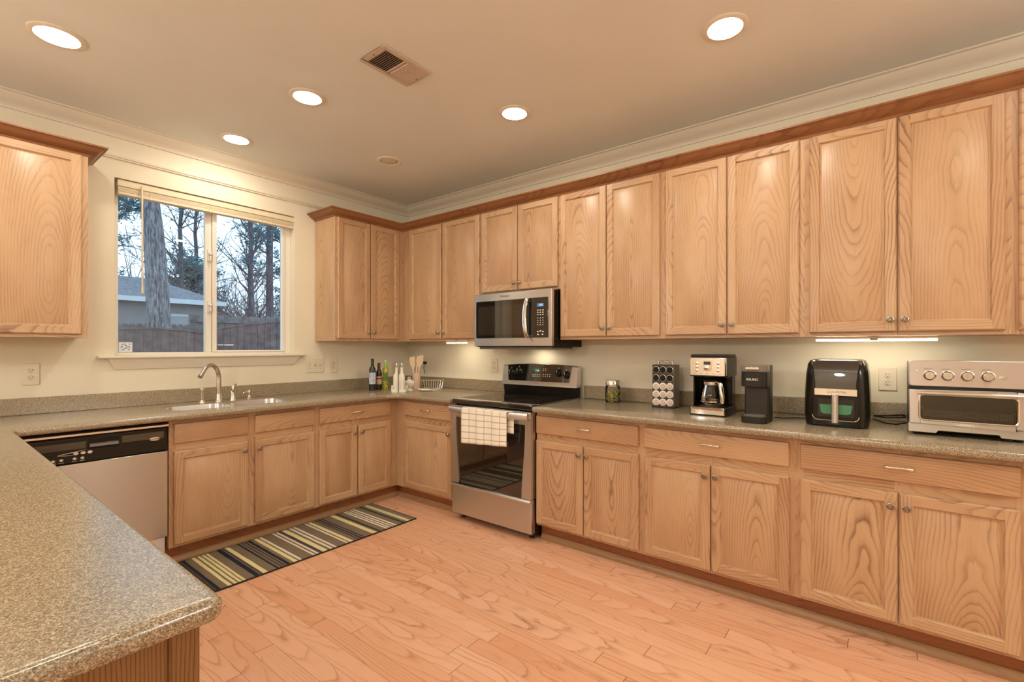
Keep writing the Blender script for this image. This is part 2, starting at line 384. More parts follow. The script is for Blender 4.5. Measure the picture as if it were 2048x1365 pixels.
crown = [(0, 2.690), (.011, 2.690), (.013, 2.700), (.022, 2.712), (.040, 2.722), (.060, 2.738), (.073, 2.755), (.078, 2.764), (.092, 2.766), (.092, H)]
mb = MB(); mb.sweep(crown, [(XL, 0), (0, 0), (0, YN)], side=-1); struct(build(mb, 'trim_1', TRIM))
mb = MB(); mb.sweep([(0, 2.548), (.010, 2.548), (.012, 2.556), (.018, 2.560), (.018, 2.566), (.010, 2.576), (0, 2.578)], [(XL, 0), (0, 0), (0, YN)], side=-1)
struct(build(mb, 'trim_2', TRIM))
# shoe moulding along the toe kicks
shoe = [(0, 0), (.020, 0), (.020, .010), (.017, .020), (.012, .026), (.011, .036), (.007, .040), (0, .040)]
mb = MB(); mb.sweep(shoe, [(-2.278, -.585), (-.585, -.585), (-.585, -1.376)], side=-1, g=True); struct(build(mb, 'baseboard_left', SHOE))
mb = MB(); mb.sweep(shoe, [(-.585, -2.160), (-.585, -4.70)], side=-1, g=True); struct(build(mb, 'baseboard_right', SHOE))

# ------------------------------------------------------------------ window
win = sroot('window_1', (0, 0, 0))
mb = MB(); y0, y1 = 0.075, 0.145
mb.box(WX0, WX0+.034, y0, y1, WZ0, WZ1); mb.box(WX1-.052, WX1, y0, y1, WZ0, WZ1)
mb.box(WX0+.034, WX1-.052, y0, y1, WZ0, WZ0+.020); mb.box(WX0+.034, WX1-.052, y0, y1, WZ1-.03, WZ1)
build(mb, 'window_frame', VINYL, win, bevel=.003)
mb = MB(); mb.box(-1.850, -1.808, .082, .118, WZ0+.020, WZ1-.03); mb.box(-1.806, -1.776, .068, .112, WZ0+.020, WZ1-.03)
build(mb, 'meeting_stile', VINYL, win, bevel=.003)
mb = MB(); mb.box(-1.284, -1.261, .070, .105, WZ0+.02, WZ1-.03); mb.box(-1.776, -1.284, .070, .105, WZ0+.02, WZ0+.034); mb.box(-1.776, -1.284, .070, .105, WZ1-.05, WZ1-.03)
build(mb, 'sliding_sash', VINYL, win, bevel=.002)
mb = MB(); mb.box(WX0+.034, -1.850, .100, .104, WZ0+.020, WZ1-.03); build(mb, 'window_pane', PANE, win)
mb = MB(); mb.box(-1.776, -1.284, .086, .090, WZ0+.034, WZ1-.05); build(mb, 'window_pane', PANE, win)
for z in (1.620, 2.010):
    mb = MB(); mb.box(-1.836, -1.812, .066, .082, z-.045, z+.045); mb.lathe([(0, .022), (.010, .020), (.012, .0), (.012, -.004)], 16, 0, (-1.824, .066, z+.012), 'y')
    mb.box(-1.829, -1.819, .045, .066, z-.038, z-.005)
    build(mb, 'window_latch', VINYL, win, bevel=.002)
mb = MB(); mb.box(-2.484, -1.134, -.052, .075, 1.237, 1.2545); build(mb, 'window_sill', WTRIM, win, bevel=.006, seg=3)
mb = MB(); pr_ = [(0, 1.165), (.010, 1.165), (.012, 1.175), (.018, 1.185), (.022, 1.205), (.030, 1.222), (.032, 1.237), (0, 1.237)]
rg = []
for sx, e in ((-1, 1), (1, 1)):
    rg.append([((-1.809 + sx*(.585 + (z-1.165)*.55)), -o, z) for o, z in pr_])
mb.loft(rg); build(mb, 'window_apron', WTRIM, win)
stk, t, b = newmat('decal_print'); co = objco(t)
t.links.new(ramp(t, noise(t, co, 95, 2), ((0.44, (.30, .33, .45)), (0.52, (.84, .86, .88)))), b.inputs['Base Color'])
mb = MB(); mb.box(-2.352, -2.280, .0975, .0995, 1.279, 1.345, 0); mb.box(-2.342, -2.290, .0970, .0975, 1.289, 1.335, 1)
tag(build(mb, 'window_decal', [simple('decal_white', (.80, .82, .84), .5), stk]), 'small square white alarm sticker on the lower left corner of the window glass', 'sticker')
# raised blind
bl = thing('window_blind', 'cream horizontal blind pulled fully up at the top of the kitchen window', 'blind', (-1.8, .04, 2.33))
BL = simple('blind_cream', (0.80, 0.68, 0.48), 0.45)
mb = MB(); mb.box(-.575, .592, -.028, .028, .052, .096); build(mb, 'headrail', BL, bl, bevel=.004)
for k in range(7):
    mb = MB(); mb.box(-.572, .590, -.025, .025, .018+k*.0046, .0212+k*.0046); build(mb, 'slat', BL, bl)
mb = MB(); mb.box(-.573, .591, -.026, .026, -.002, .0165); build(mb, 'bottom_rail', BL, bl, bevel=.003)
mb = MB(); mb.tube([(-.449, -.036, .075), (-.449, -.040, .02), (-.449, -.042, -.632)], .0055, 8); mb.lathe([(0, -.66), (.007, -.655), (.007, -.62), (.0055, -.61)], 10, 0, (-.449, -.042, 0))
build(mb, 'wand', BL, bl)
for x in (-.40, -.04, .40):
    mb = MB(); mb.tube([(x, -.0275, .09), (x, -.0285, .0)], .0013, 6); mb.box(x-.006, x+.006, -.031, -.026, -.004, .016); build(mb, 'lift_cord', BL, bl)

# ------------------------------------------------------------------ ceiling fixtures
def can(x, y, label, lit=True, r=.098):
    t = thing('recessed_downlight', label, 'ceiling light', (x, y, H), 0, 'recessed ceiling lights' )
    mb = MB(); mb.lathe([(r, .0), (r, -.004), (r-.006, -.007), (r-.022, -.008), (r-.027, -.004), (r-.030, 0.0)], 40)
    build(mb, 'trim_ring', WTRIM, t)
    mb = MB(); q = r-.030
    if lit: mb.lathe([(q, -.0005), (q*.93, -.007), (q*.75, -.011), (q*.4, -.0145), (0, -.0155)], 32); build(mb, 'lens', LENS, t)
    else:
        mb.lathe([(q, -.0005), (q*.8, -.004), (q*.62, -.009), (q*.3, -.011), (0, -.0115)], 32); build(mb, 'lens', LENSOFF, t)
    return t
can(-2.790, -.930, 'lit recessed downlight nearest the left wall cabinet, upper left of the photo', r=.103)
can(-1.803, -1.341, 'lit recessed downlight between the window light and the ceiling vent')
can(-1.820, -.400, 'lit recessed downlight close to the crown moulding over the window')
can(-.926, -2.188, 'lit recessed downlight in front of the microwave, right of the vent')
can(-.956, -3.450, 'lit recessed downlight in front of the tall cabinets at upper right')
can(-.927, -.925, 'unlit recessed downlight near the ceiling corner, lens dark', False)
can(-1.72, -3.02, 'lit recessed downlight just beyond the top edge of the photo')
can(-2.85, -2.95, 'added unseen fill downlight over the peninsula worktop')  # extra fixture added out of view for brightness
can(-1.45, -4.75, 'added unseen fill downlight behind the camera on the cabinet side')  # another added can, unseen, to lift the room light
can(-4.7, -2.4, 'added unseen fill downlight over the breakfast area left of the peninsula')  # also added out of view as fill
def globe(x, y, z, label):  # invented lamps out of view that brighten ceiling and cabinet fronts
    t = thing('fill_pendant', label, 'added fill lamp', (x, y, H), 0, 'added unseen fill globes')
    mb = MB(); mb.lathe([(.06, 0), (.06, -.02), (.01, -.03), (0, -.03)], 24); build(mb, 'ceiling_rose', SATIN, t)
    mb = MB(); mb.tube([(0, 0, -.02), (0, 0, z-H+.13)], .004, 8); build(mb, 'cord', BPLAS, t)
    mb = MB(); mb.lathe([(0, .13)] + [(.13*math.sin(PI*i/16), .13*math.cos(PI*i/16)) for i in range(1, 16)] + [(0, -.13)], 32, 0, (0, 0, z-H)); build(mb, 'globe_shade', GLOBEM, t)
GLOBEM = simple('fill_globe_glass', (1, 1, 1), .4, emit=(1.0, .98, .93), es=GLOBE)
for gx, gy, gl in ((-4.9, -1.5, 'added unseen fill globe over the breakfast area, nearest the back wall'), (-5.2, -3.6, 'added unseen fill globe over the breakfast area, left of the camera'), (-1.7, -6.0, 'added unseen fill globe behind the camera')): globe(gx, gy, 1.95, gl)
vt = thing('ceiling_vent', 'rectangular tan air register with louvres on the ceiling', 'air vent', (-1.680, -2.004, H))
mb = MB(); 
for a, b, c, d in ((-.148, .148, -.105, -.075), (-.148, .148, .075, .105), (-.148, -.118, -.075, .075), (.118, .148, -.075, .075), (-.006, .006, -.075, .075)): mb.box(a, b, c, d, -.008, 0)
VENTM = simple('vent_paint', (.62, .50, .40), .4)
build(mb, 'frame', VENTM, vt, bevel=.003)
mb = MB(); mb.box(-.120, .120, -.077, .077, -.0018, -.0006); build(mb, 'duct_opening', simple('duct_dark', (.05, .038, .022), .7), vt)
for k in range(9):
    x = -.112 + k*.0118
    mb = MB(); mb.loft([[(x, -.075, -.002), (x+.0012, -.075, -.002), (x-.0035, -.075, -.009), (x-.0047, -.075, -.009)], [(x, .075, -.002), (x+.0012, .075, -.002), (x-.0035, .075, -.009), (x-.0047, .075, -.009)]]); build(mb, 'louvre', VENTM, vt)
    x = .012 + k*.0118
    mb = MB(); mb.loft([[(x, -.075, -.002), (x+.0012, -.075, -.002), (x+.009, -.075, -.009), (x+.0078, -.075, -.009)], [(x, .075, -.002), (x+.0012, .075, -.002), (x+.009, .075, -.009), (x+.0078, .075, -.009)]]); build(mb, 'louvre', VENTM, vt)
for x in (-.134, .134):
    mb = MB(); mb.lathe([(.004, -.0075), (.004, -.009), (0, -.0095)], 10, 0, (x, 0, 0)); build(mb, 'screw', PEWTER, vt)

# ================================================================== CABINET PARTS
def door_mesh(w, h, sw=.044, T=.02):
    mb = MB(); X, st, sr = w/2, (random.random(), random.random()), [(random.random(), random.random()) for _ in range(4)]
    lv = [(0, 0), (0, -T+.006), (.006, -T), (sw, -T), (sw+.006, -T+.0105), (sw+.011, -T+.0125), (sw+.036, -T+.0015)]
    def rect(i): o, y = lv[i]; return [(-X+o, y, o), (X-o, y, o), (X-o, y, h-o), (-X+o, y, h-o)]
    def fc(q, kind, sd, cx=0.0, cz=0.0):
        uv = [(p[0]-cx, p[2]) for p in q] if kind == 'v' else [(p[2]-cz, p[0]) for p in q]
        mb.face(q, 0, uv, sd)
    mb.face(list(reversed(rect(0))), 0, [(p[0], p[2]) for p in rect(0)][::-1], st)
    for i in range(6):
        a, b = rect(i), rect(i+1)
        if i == 2:
            o1 = lv[2][0]; o2 = lv[3][0]; y = -T
            fc([(-X+o1, y, o1), (-X+o2, y, o1), (-X+o2, y, h-o1), (-X+o1, y, h-o1)], 'v', sr[0], -X+sw/2)
            fc([(X-o2, y, o1), (X-o1, y, o1), (X-o1, y, h-o1), (X-o2, y, h-o1)], 'v', sr[1], X-sw/2)
            fc([(-X+o2, y, o1), (X-o2, y, o1), (X-o2, y, o2), (-X+o2, y, o2)], 'h', sr[2], 0, sw/2)
            fc([(-X+o2, y, h-o2), (X-o2, y, h-o2), (X-o2, y, h-o1), (-X+o2, y, h-o1)], 'h', sr[3], 0, h-sw/2)
            continue
        pan = i >= 4
        for k in range(4):
            q = [a[k], a[(k+1) % 4], b[(k+1) % 4], b[k]]
            if pan: fc(q, 'v', st)
            elif k in (1, 3): fc(q, 'v', sr[1 if k == 1 else 0], (X-sw/2) if k == 1 else (-X+sw/2))
            else: fc(q, 'h', sr[2 if k == 0 else 3], 0, sw/2 if k == 0 else h-sw/2)
    fc(rect(6), 'v', st)
    return mesh_of(mb, 'door', [OAK])
def drawer_mesh(w, h, T=.02):
    mb = MB(); X = w/2; sd = (random.random(), random.random())
    lv = [(0, 0), (0, -T+.007), (.003, -T+.002), (.010, -T)]
    R = [[(-X+o, y, o), (X-o, y, o), (X-o, y, h-o), (-X+o, y, h-o)] for o, y in lv]
    def fc(q): mb.face(q, 0, [(p[2]-h/2, p[0]) for p in q], sd)
    fc(R[0][::-1]); fc(R[3])
    for a, b in zip(R, R[1:]):
        for k in range(4): fc([a[k], a[(k+1) % 4], b[(k+1) % 4], b[k]])
    return mesh_of(mb, 'drawer_front', [OAK])
mb = MB()
mb.lathe([(0, 0), (.0075, 0), (.0065, .006), (.0055, .011), (.0085, .014)], 20, 0, ax='y')
mb.lathe([(.0085, .014), (.0150, .0165), (.0160, .0190), (.0150, .0215), (.0120, .0232)], 24, 0, ax='y')
mb.lathe([(.0120, .0232), (.0112, .0222), (.0100, .0222)], 24, 1, ax='y')
mb.lathe([(.0100, .0222), (.0088, .0245), (.0066, .0248)], 24, 0, ax='y')
mb.lathe([(.0066, .0248), (.0058, .0238), (.0050, .0240)], 20, 1, ax='y')
mb.lathe([(.0050, .0240), (.0036, .0268), (0, .0275)], 20, 0, ax='y')
KNOB = mesh_of(mb, 'knob', [NICKEL, PEWTER])
mb = MB()
pts = []; rad = []
for i in range(25):
    a = -1 + 2*i/24; x = a*.052
    y = -.006 - .022*(1 - abs(a)**2.4); r = .0040 + .0052*math.exp(-((abs(a)-.80)/.20)**2) + (.0016 if abs(a) < .04 else 0)
    pts.append((x, y, .0015*math.cos(a*PI))); rad.append(r*(0.6 if abs(a) > .97 else 1))
mb.tube(pts, rad, 12)
for sx in (-1, 1):
    mb.lathe([(0, -.0005), (.0062, 0), (.0055, .006), (.004, .010)], 14, 0, (sx*.043, 0, 0), 'y')
    for dz in (-.0026, .0026): mb.tube([(sx*.030, -.0235, dz*.5), (sx*.042, -.0215, dz), (sx*.050, -.0125, dz*.6)], [.0006, .0012, .0006], 6, 1)
PULL = mesh_of(mb, 'drawer_pull', [GOLDH, PEWTER])

def cabinet(name, label, cat, run, x0, x1, z0, z1, depth, doors, drawers=(), group=None, kick=True, ctop=None):
    """x0<x1 along the run; doors=(a,b,z0,z1,knob side or None,knob z); drawers=(a,b,z0,z1,pull)"""
    if run == 'R': cx = (x0+x1)/2; root = thing(name, label, cat, rw(cx, 0, 0 if kick else z0), RR, group)
    else: cx = (x0+x1)/2; root = thing(name, label, cat, (cx, 0, 0 if kick else z0), 0, group)
    oz = 0 if kick else z0; w2 = (x1-x0)/2; F = depth
    mb = MB(); mb.box(-w2, w2, -F+.02, -.002, z0-oz, (ctop or z1)-oz, 0, 'z')
    if ctop:
        for a, b in ((-w2, -w2+.018), (w2-.018, w2)): mb.box(a, b, -F+.02, -.002, ctop-oz, z1-oz, 0, 'z')
    build(mb, 'carcass', OAK, root)
    mb = MB(); spans = sorted([(a-cx, b-cx) for a, b, *_ in doors])
    gaps = [(-w2, spans[0][0]+.012)] + [(p[1]-.010, q[0]+.010) for p, q in zip(spans, spans[1:])] + [(spans[-1][1]-.012, w2)]
    for a, b in gaps: mb.box(a, b, -F, -F+.02, z0-oz, z1-oz, 0, 'z')
    dz0, dz1 = doors[0][2], doors[0][3]
    rails = [(z0, dz0+.014)]
    if drawers: rails += [(dz1-.012, drawers[0][2]+.012), (drawers[0][3]-.012, z1)]
    else: rails += [(dz1-.014, z1)]
    for p, q in zip(gaps, gaps[1:]):
        for a, b in rails: mb.box(p[1], q[0], -F+.0006, -F+.02, a-oz, b-oz, 0, 'x')
    build(mb, 'face_frame', OAK, root)
    for a, b, c, d, ks, kz in doors:
        dr = inst(door_mesh(b-a, d-c), 'door', root, ((a+b)/2-cx, -F, c-oz))
        if ks: inst(KNOB, 'knob', dr, (((b-a)/2-.024)*(1 if ks == 'r' else -1), -.0195, kz-c), (0, random.random()*6, 0))
    for a, b, c, d, pl in drawers:
        dr = inst(drawer_mesh(b-a, d-c), 'drawer', root, ((a+b)/2-cx, -F, c-oz))
        if pl: inst(PULL, 'drawer_pull', dr, (0, -.0195, (d-c)/2+.004))
    if kick:
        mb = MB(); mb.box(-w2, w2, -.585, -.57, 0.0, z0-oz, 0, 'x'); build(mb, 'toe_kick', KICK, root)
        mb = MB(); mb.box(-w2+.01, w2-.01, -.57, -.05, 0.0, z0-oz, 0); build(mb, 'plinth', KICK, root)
    return root
BD0, BD1, DZ0, DZ1, KZ = .125, .685, .733, .851, .628
def bdoors(*d): return [(a, b, BD0, BD1, k, KZ) for a, b, k in d]
GB = 'oak base cabinets'
cabinet('base_cabinet', 'oak sink base cabinet with two false drawer fronts, right of the dishwasher', 'cabinet', 'L', -2.278, -1.370, .110, .876, .64,
        bdoors((-2.255, -1.846, 'r'), (-1.803, -1.389, 'l')), [(-2.255, -1.846, DZ0, DZ1, 0), (-1.803, -1.389, DZ0, DZ1, 0)], GB, ctop=.695)
cabinet('base_cabinet', 'oak base cabinet under the window wall next to the corner, one drawer over two doors', 'cabinet', 'L', -1.370, -.640, .110, .876, .64,
        bdoors((-1.350, -1.036, 'r'), (-1.023, -.715, 'l')), [(-1.350, -.715, DZ0, DZ1, 1)], GB)
cabinet('base_cabinet', 'narrow oak base cabinet with a single door left of the range', 'cabinet', 'R', .640, 1.376, .110, .876, .64,
        bdoors((.751, 1.338, 'r')), [(.751, 1.338, DZ0, DZ1, 1)], GB)
cabinet('base_cabinet', 'oak base cabinet directly right of the range', 'cabinet', 'R', 2.152, 2.909, .110, .876, .64,
        bdoors((2.157, 2.520, 'r'), (2.526, 2.892, 'l')), [(2.157, 2.892, DZ0, DZ1, 1)], GB)
cabinet('base_cabinet', 'oak base cabinet below the coffee machines, middle of the three right of the range', 'cabinet', 'R', 2.909, 3.689, .110, .876, .64,
        bdoors((2.926, 3.296, 'r'), (3.302, 3.666, 'l')), [(2.926, 3.666, DZ0, DZ1, 1)], GB)
cabinet('base_cabinet', 'oak base cabinet at the right edge of the photo below the toaster oven', 'cabinet', 'R', 3.689, 4.70, .110, .876, .64,
        bdoors((3.712, 4.077, 'r'), (4.083, 4.449, 'l')), [(3.712, 4.449, DZ0, DZ1, 1)], GB)
UZ0, UZ1, UD0, UD1, UK = 1.366, 2.435, 1.385, 2.420, 1.443
def udoors(*d, z=UD0): return [(a, b, z, UD1, k, z+.058) for a, b, k in d]
nar = [o for o in bpy.data.objects if o.get('label', '').startswith('narrow oak base cabinet')][0]; lft = [o for o in bpy.data.objects if o.get('label', '').startswith('oak base cabinet under the window')][0]
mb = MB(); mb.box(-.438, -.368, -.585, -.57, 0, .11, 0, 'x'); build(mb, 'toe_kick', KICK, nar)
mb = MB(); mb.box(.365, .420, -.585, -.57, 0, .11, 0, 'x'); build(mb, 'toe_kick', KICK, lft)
GU = 'oak wall cabinets'
cabinet('wall_cabinet', 'oak wall cabinet left of the kitchen window', 'cabinet', 'L', -3.45, -2.578, UZ0, UZ1, .323,
        udoors((-3.42, -3.03, None), (-3.00, -2.607, 'l')), (), GU, kick=False)
cabinet('wall_cabinet', 'oak wall cabinet right of the kitchen window with exposed side panel', 'cabinet', 'L', -1.030, -.323, UZ0, UZ1, .323,
        udoors((-1.012, -.697, 'r'), (-.690, -.384, 'l')), (), GU, kick=False)
cabinet('wall_cabinet', 'oak wall cabinet between the inside corner and the microwave, above the small light', 'cabinet', 'R', .0, 1.350, UZ0, UZ1, .323,
        udoors((.433, .870, 'r'), (.888, 1.334, 'l')), (), GU, kick=False)
cabinet('wall_cabinet', 'short oak wall cabinet above the microwave', 'cabinet', 'R', 1.350, 2.134, 1.738, UZ1, .323,
        udoors((1.362, 1.738, 'r'), (1.746, 2.117, 'l'), z=1.758), (), GU, kick=False)
cabinet('wall_cabinet', 'oak wall cabinet immediately right of the microwave, above the glass jar', 'cabinet', 'R', 2.134, 2.910, UZ0, UZ1, .323,
        udoors((2.143, 2.512, 'r'), (2.519, 2.892, 'l')), (), GU, kick=False)
cabinet('wall_cabinet', 'oak wall cabinet above the coffee maker and pod rack', 'cabinet', 'R', 2.910, 3.690, UZ0, UZ1, .323,
        udoors((2.931, 3.296, 'r'), (3.303, 3.667, 'l')), (), GU, kick=False)
cabinet('wall_cabinet', 'oak wall cabinet with boldly grained door above the long light bar', 'cabinet', 'R', 3.690, 4.472, UZ0, UZ1, .323,
        udoors((3.714, 4.078, 'r'), (4.085, 4.453, 'l')), (), GU, kick=False)
cabinet('wall_cabinet', 'oak wall cabinet cut off by the right edge of the photo', 'cabinet', 'R', 4.472, 5.10, UZ0, UZ1, .323,
        udoors((4.494, 4.78, 'r'), (4.79, 5.07, 'l')), (), GU, kick=False)
cc = [(0, 2.424), (.008, 2.424), (.010, 2.431), (.014, 2.435), (.020, 2.437), (.034, 2.444), (.050, 2.455), (.062, 2.466), (.066, 2.470), (.076, 2.472), (.076, 2.481), (0, 2.481)]
mb = MB(); mb.sweep(cc, [(-1.030, -.002), (-1.030, -.323), (-.323, -.323), (-.323, -5.10)], side=-1, g=True)
tag(build(mb, 'cabinet_crown', OAKK), 'continuous stained oak crown moulding along the top of the wall cabinets right of the window', 'moulding')
mb = MB(); mb.sweep(cc, [(-3.45, -.323), (-2.578, -.323), (-2.578, -.002)], side=-1, g=True)
tag(build(mb, 'cabinet_crown', OAKK), 'short stained oak crown moulding on top of the cabinet left of the window', 'moulding')
# peninsula
pen = thing('peninsula_cabinet', 'oak peninsula base in the left foreground under the worktop', 'cabinet', (-3.27, -1.9, 0), 0, GB)
mb = MB(); mb.box(-.30, .300, -1.235, 1.240, .110, .876, 0, 'z'); build(mb, 'carcass', OAK, pen)
mb = MB(); mb.box(-.305, .302, -1.249, -1.235, .0, .876, 0, 'z'); build(mb, 'end_panel', PANEL, pen)
mb = MB(); mb.box(.297, .338, -1.256, -1.20, .0, .876, 0, 'z'); build(mb, 'corner_post', PANEL, pen, bevel=.003)
mb = MB()
for a, b in ((-1.20, -1.17), (-.40, -.36), (.38, .42), (1.20, 1.24)): mb.box(.300, .318, a, b, .11, .876, 0, 'z')
for a, b in ((.11, .14), (.67, .745), (.84, .876)): mb.box(.300, .3174, -1.2, 1.24, a, b, 0, 'y')
build(mb, 'face_frame', OAK, pen)
for k, (a, b) in enumerate(((-1.18, -.785), (-.775, -.385), (-.37, .005), (.015, .395))):
    dr = inst(door_mesh(b-a, BD1-BD0), 'door', pen, (.318, (a+b)/2, BD0), (0, 0, PI/2)); inst(KNOB, 'knob', dr, (((b-a)/2-.024)*(1 if k % 2 == 0 else -1), -.0195, KZ-BD0))
for a, b in ((-1.18, -.385), (-.37, .395)):
    dr = inst(drawer_mesh(b-a, DZ1-DZ0), 'drawer', pen, (.318, (a+b)/2, DZ0), (0, 0, PI/2)); inst(PULL, 'drawer_pull', dr, (0, -.0195, .062))
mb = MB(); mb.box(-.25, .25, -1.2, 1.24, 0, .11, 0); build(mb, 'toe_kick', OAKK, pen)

# ================================================================== WORKTOPS
CZ0, CZ1 = .8765, .914
def arc(cx, cy, r, a0, a1, n=8): return [(cx+r*math.cos(a0+(a1-a0)*i/n), cy+r*math.sin(a0+(a1-a0)*i/n)) for i in range(n+1)]
FR = .712
out = [(-.001, -.001), (-.001, -1.376), (-FR, -1.376)] + arc(-FR-.13, -FR-.13, .13, 0, PI/2, 8) + arc(-2.910+.02, -FR-.02, .02, PI/2, PI, 4) \
      + arc(-2.910-.022, -3.200+.022, .022, 0, -PI/2, 5) + [(-3.62, -3.200), (-3.62, -.001)]
BW1 = rrect(-2.215, -1.858, -.545, -.230, .075, 6); BW2 = rrect(-1.832, -1.470, -.545, -.195, .075, 6)
mb = MB(); mb.slab(out, CZ0, CZ1, .014, [BW1, BW2])
wt = thing('worktop', 'speckled brown solid surface worktop running from the peninsula past the sink to the range', 'worktop', (-1.8, -.35, CZ0), 0, 'speckled brown worktops')
build(mb, 'countertop', COUNTER, wt, (1.8, .35, -CZ0))
mb = MB(); mb.box(-3.62, -.001, -.021, -.001, CZ1+.0002, 1.012); mb.box(-.021, -.001, -1.376, -.021, CZ1+.0002, 1.012)
tag(build(mb, 'backsplash', COUNTER, None, bevel=.003), 'low speckled brown backsplash strip along the window wall and into the corner', 'backsplash')
out2 = [(-.001, -2.154), (-.001, -4.70), (-FR, -4.70)] + arc(-FR+.02, -2.154-.02, .02, PI, PI/2, 4)
wt2 = thing('worktop', 'speckled brown worktop right of the range carrying the coffee machines and ovens', 'worktop', (-.35, -3.4, CZ0), 0, 'speckled brown worktops')
mb = MB(); mb.slab(out2, CZ0, CZ1, .014); build(mb, 'countertop', COUNTER, wt2, (.35, 3.4, -CZ0))
mb = MB(); mb.box(-.021, -.001, -4.70, -2.154, CZ1+.0002, 1.012); tag(build(mb, 'backsplash', COUNTER, None, bevel=.003), 'low speckled brown backsplash strip behind the coffee machines and ovens', 'backsplash')

# ------------------------------------------------------------------ sink and taps
sk = thing('kitchen_sink', 'stainless steel double bowl sink set into the worktop under the window', 'sink', (-1.84, -.37, .70))
for nm, bw, (x0, x1, y0, y1) in (('left', BW1, (-2.215, -1.858, -.545, -.230)), ('right', BW2, (-1.832, -1.470, -.545, -.195))):
    mb = MB(); rg = []
    for d, z, r in ((-.006, .909, .08), (.0005, .9105, .0745), (.002, .905, .073), (.006, .80, .07), (.012, .735, .07), (.03, .716, .06), (.06, .711, .05)):
        rg.append([(x+1.84, y+.37, z-.70) for x, y in rrect(x0+d, x1-d, y0+d, y1-d, r, 6)])
    mb.loft(rg[1:], 0, False); mb.face(rg[-1], 0)
    o = build(mb, 'bowl', STEEL, sk)
    mb = MB(); mb.lathe([(.045, .0115), (.043, .0145), (.030, .0135), (.028, .0118), (0, .0118)], 24, 0, ((x0+x1)/2+1.84, (y0+y1)/2+.37, 0)); build(mb, 'drain', CHROME, o)
fc = thing('kitchen_faucet', 'tall satin nickel gooseneck faucet behind the sink', 'faucet', (-1.846, -.165, CZ1), 0)
mb = MB(); mb.lathe([(0, 0), (.027, 0), (.027, .006), (.024, .010), (.022, .018), (.019, .03), (.018, .055), (.0165, .058)], 24); build(mb, 'base', SATIN, fc)
pth = [(0, 0, .05), (0, 0, .10), (0, -.001, .15)] + [(-.074*(1-math.cos(a)), -.064*(1-math.cos(a)), .175+.094*math.sin(a)) for a in [PI*i/14 for i in range(0, 12)]]
e = Vector(pth[-1]); d = (Vector(pth[-1])-Vector(pth[-2])).normalized(); pth += [tuple(e+d*.02), tuple(e+d*.045)]
mb = MB(); mb.tube(pth, [.0165]*3+[.0155-.0002*i for i in range(12)]+[.0135, .0135], 16); build(mb, 'spout', SATIN, fc)
mb = MB(); mb.tube([tuple(e+d*.040), tuple(e+d*.058)], .0155, 16); build(mb, 'aerator', SATIN, fc)
sp = thing('side_sprayer', 'nickel side sprayer standing left of the faucet', 'sprayer', (-1.945, -.150, CZ1))
mb = MB(); mb.lathe([(0, 0), (.021, 0), (.021, .004), (.018, .010), (.015, .018), (.0150, .02)], 20); build(mb, 'base', CHROME, sp)
mb = MB(); mb.lathe([(.012, .018), (.0125, .045), (.0135, .078), (.0145, .086)], 20); build(mb, 'handle', SATIN, sp)
mb = MB(); mb.lathe([(0, -.018), (.012, -.017), (.0155, -.006), (.0155, .006), (.012, .014), (0, .015)], 20, 0, (0, -.002, .096), 'y'); build(mb, 'spray_head', CHROME, sp)
lv = thing('faucet_lever', 'nickel lever valve with curved handle right of the faucet', 'faucet handle', (-1.752, -.165, CZ1))
mb = MB(); mb.lathe([(0, 0), (.024, 0), (.024, .004), (.0215, .010), (.0205, .05), (.0195, .07), (.015, .082), (0, .085)], 24); build(mb, 'valve_body', SATIN, lv)
mb = MB(); mb.tube([(0, -.012, .060), (-.006, -.016, .085), (-.004, -.012, .105), (.010, -.004, .118), (.024, .002, .120)], [.010, .012, .010, .007, .005], 12); build(mb, 'lever', SATIN, lv)
sd = thing('soap_dispenser', 'small chrome pump soap dispenser with a short spout behind the right bowl', 'soap dispenser', (-1.622, -.118, CZ1))
mb = MB(); mb.lathe([(0, 0), (.021, 0), (.021, .004), (.013, .008), (.010, .014), (.009, .03), (.009, .034)], 20); build(mb, 'base', CHROME, sd)
mb = MB(); mb.lathe([(.013, .032), (.0145, .036), (.0145, .060), (.012, .066), (0, .067)], 20); mb.tube([(0, 0, .056), (-.02, -.012, .057), (-.045, -.022, .050), (-.052, -.024, .044)], [.006, .0055, .005, .004], 10); build(mb, 'pump_head', CHROME, sd)

# ================================================================== DISHWASHER
dw = thing('dishwasher', 'stainless dishwasher with black control panel beside the peninsula', 'dishwasher', (-2.582, 0, 0))
mb = MB(); mb.box(-.298, .298, -.615, -.03, .186, .868); build(mb, 'tub', DARK, dw)
mb = MB(); mb.box(-.297, .297, -.655, -.615, .192, .700); build(mb, 'door', STEELV, dw, bevel=.004)
mb = MB(); mb.box(-.297, .297, -.652, -.615, .702, .838); build(mb, 'control_panel', BENAM, dw, bevel=.006)
mb = MB(); mb.loft([[(x, y, z) for y, z in ((-.618, .842), (-.652, .838), (-.668, .846), (-.668, .856), (-.650, .863), (-.618, .863))] for x in (-.297, .297)]); build(mb, 'top_trim', SATIN, dw)
mb = MB(); mb.box(-.297, .297, -.605, -.560, .012, .182); build(mb, 'kick_panel', STEEL, dw, bevel=.002)
cp = dw.children[2]
DWG = simple('dw_grey', (.075, .060, .035), .3)
mb = MB(); mb.box(-.275, -.06, -.658, -.652, .775, .812); build(mb, 'raised_panel', DWG, cp, bevel=.002)
mb = MB(); mb.box(.085, .278, -.658, -.652, .778, .818); build(mb, 'raised_panel', DWG, cp, bevel=.002)
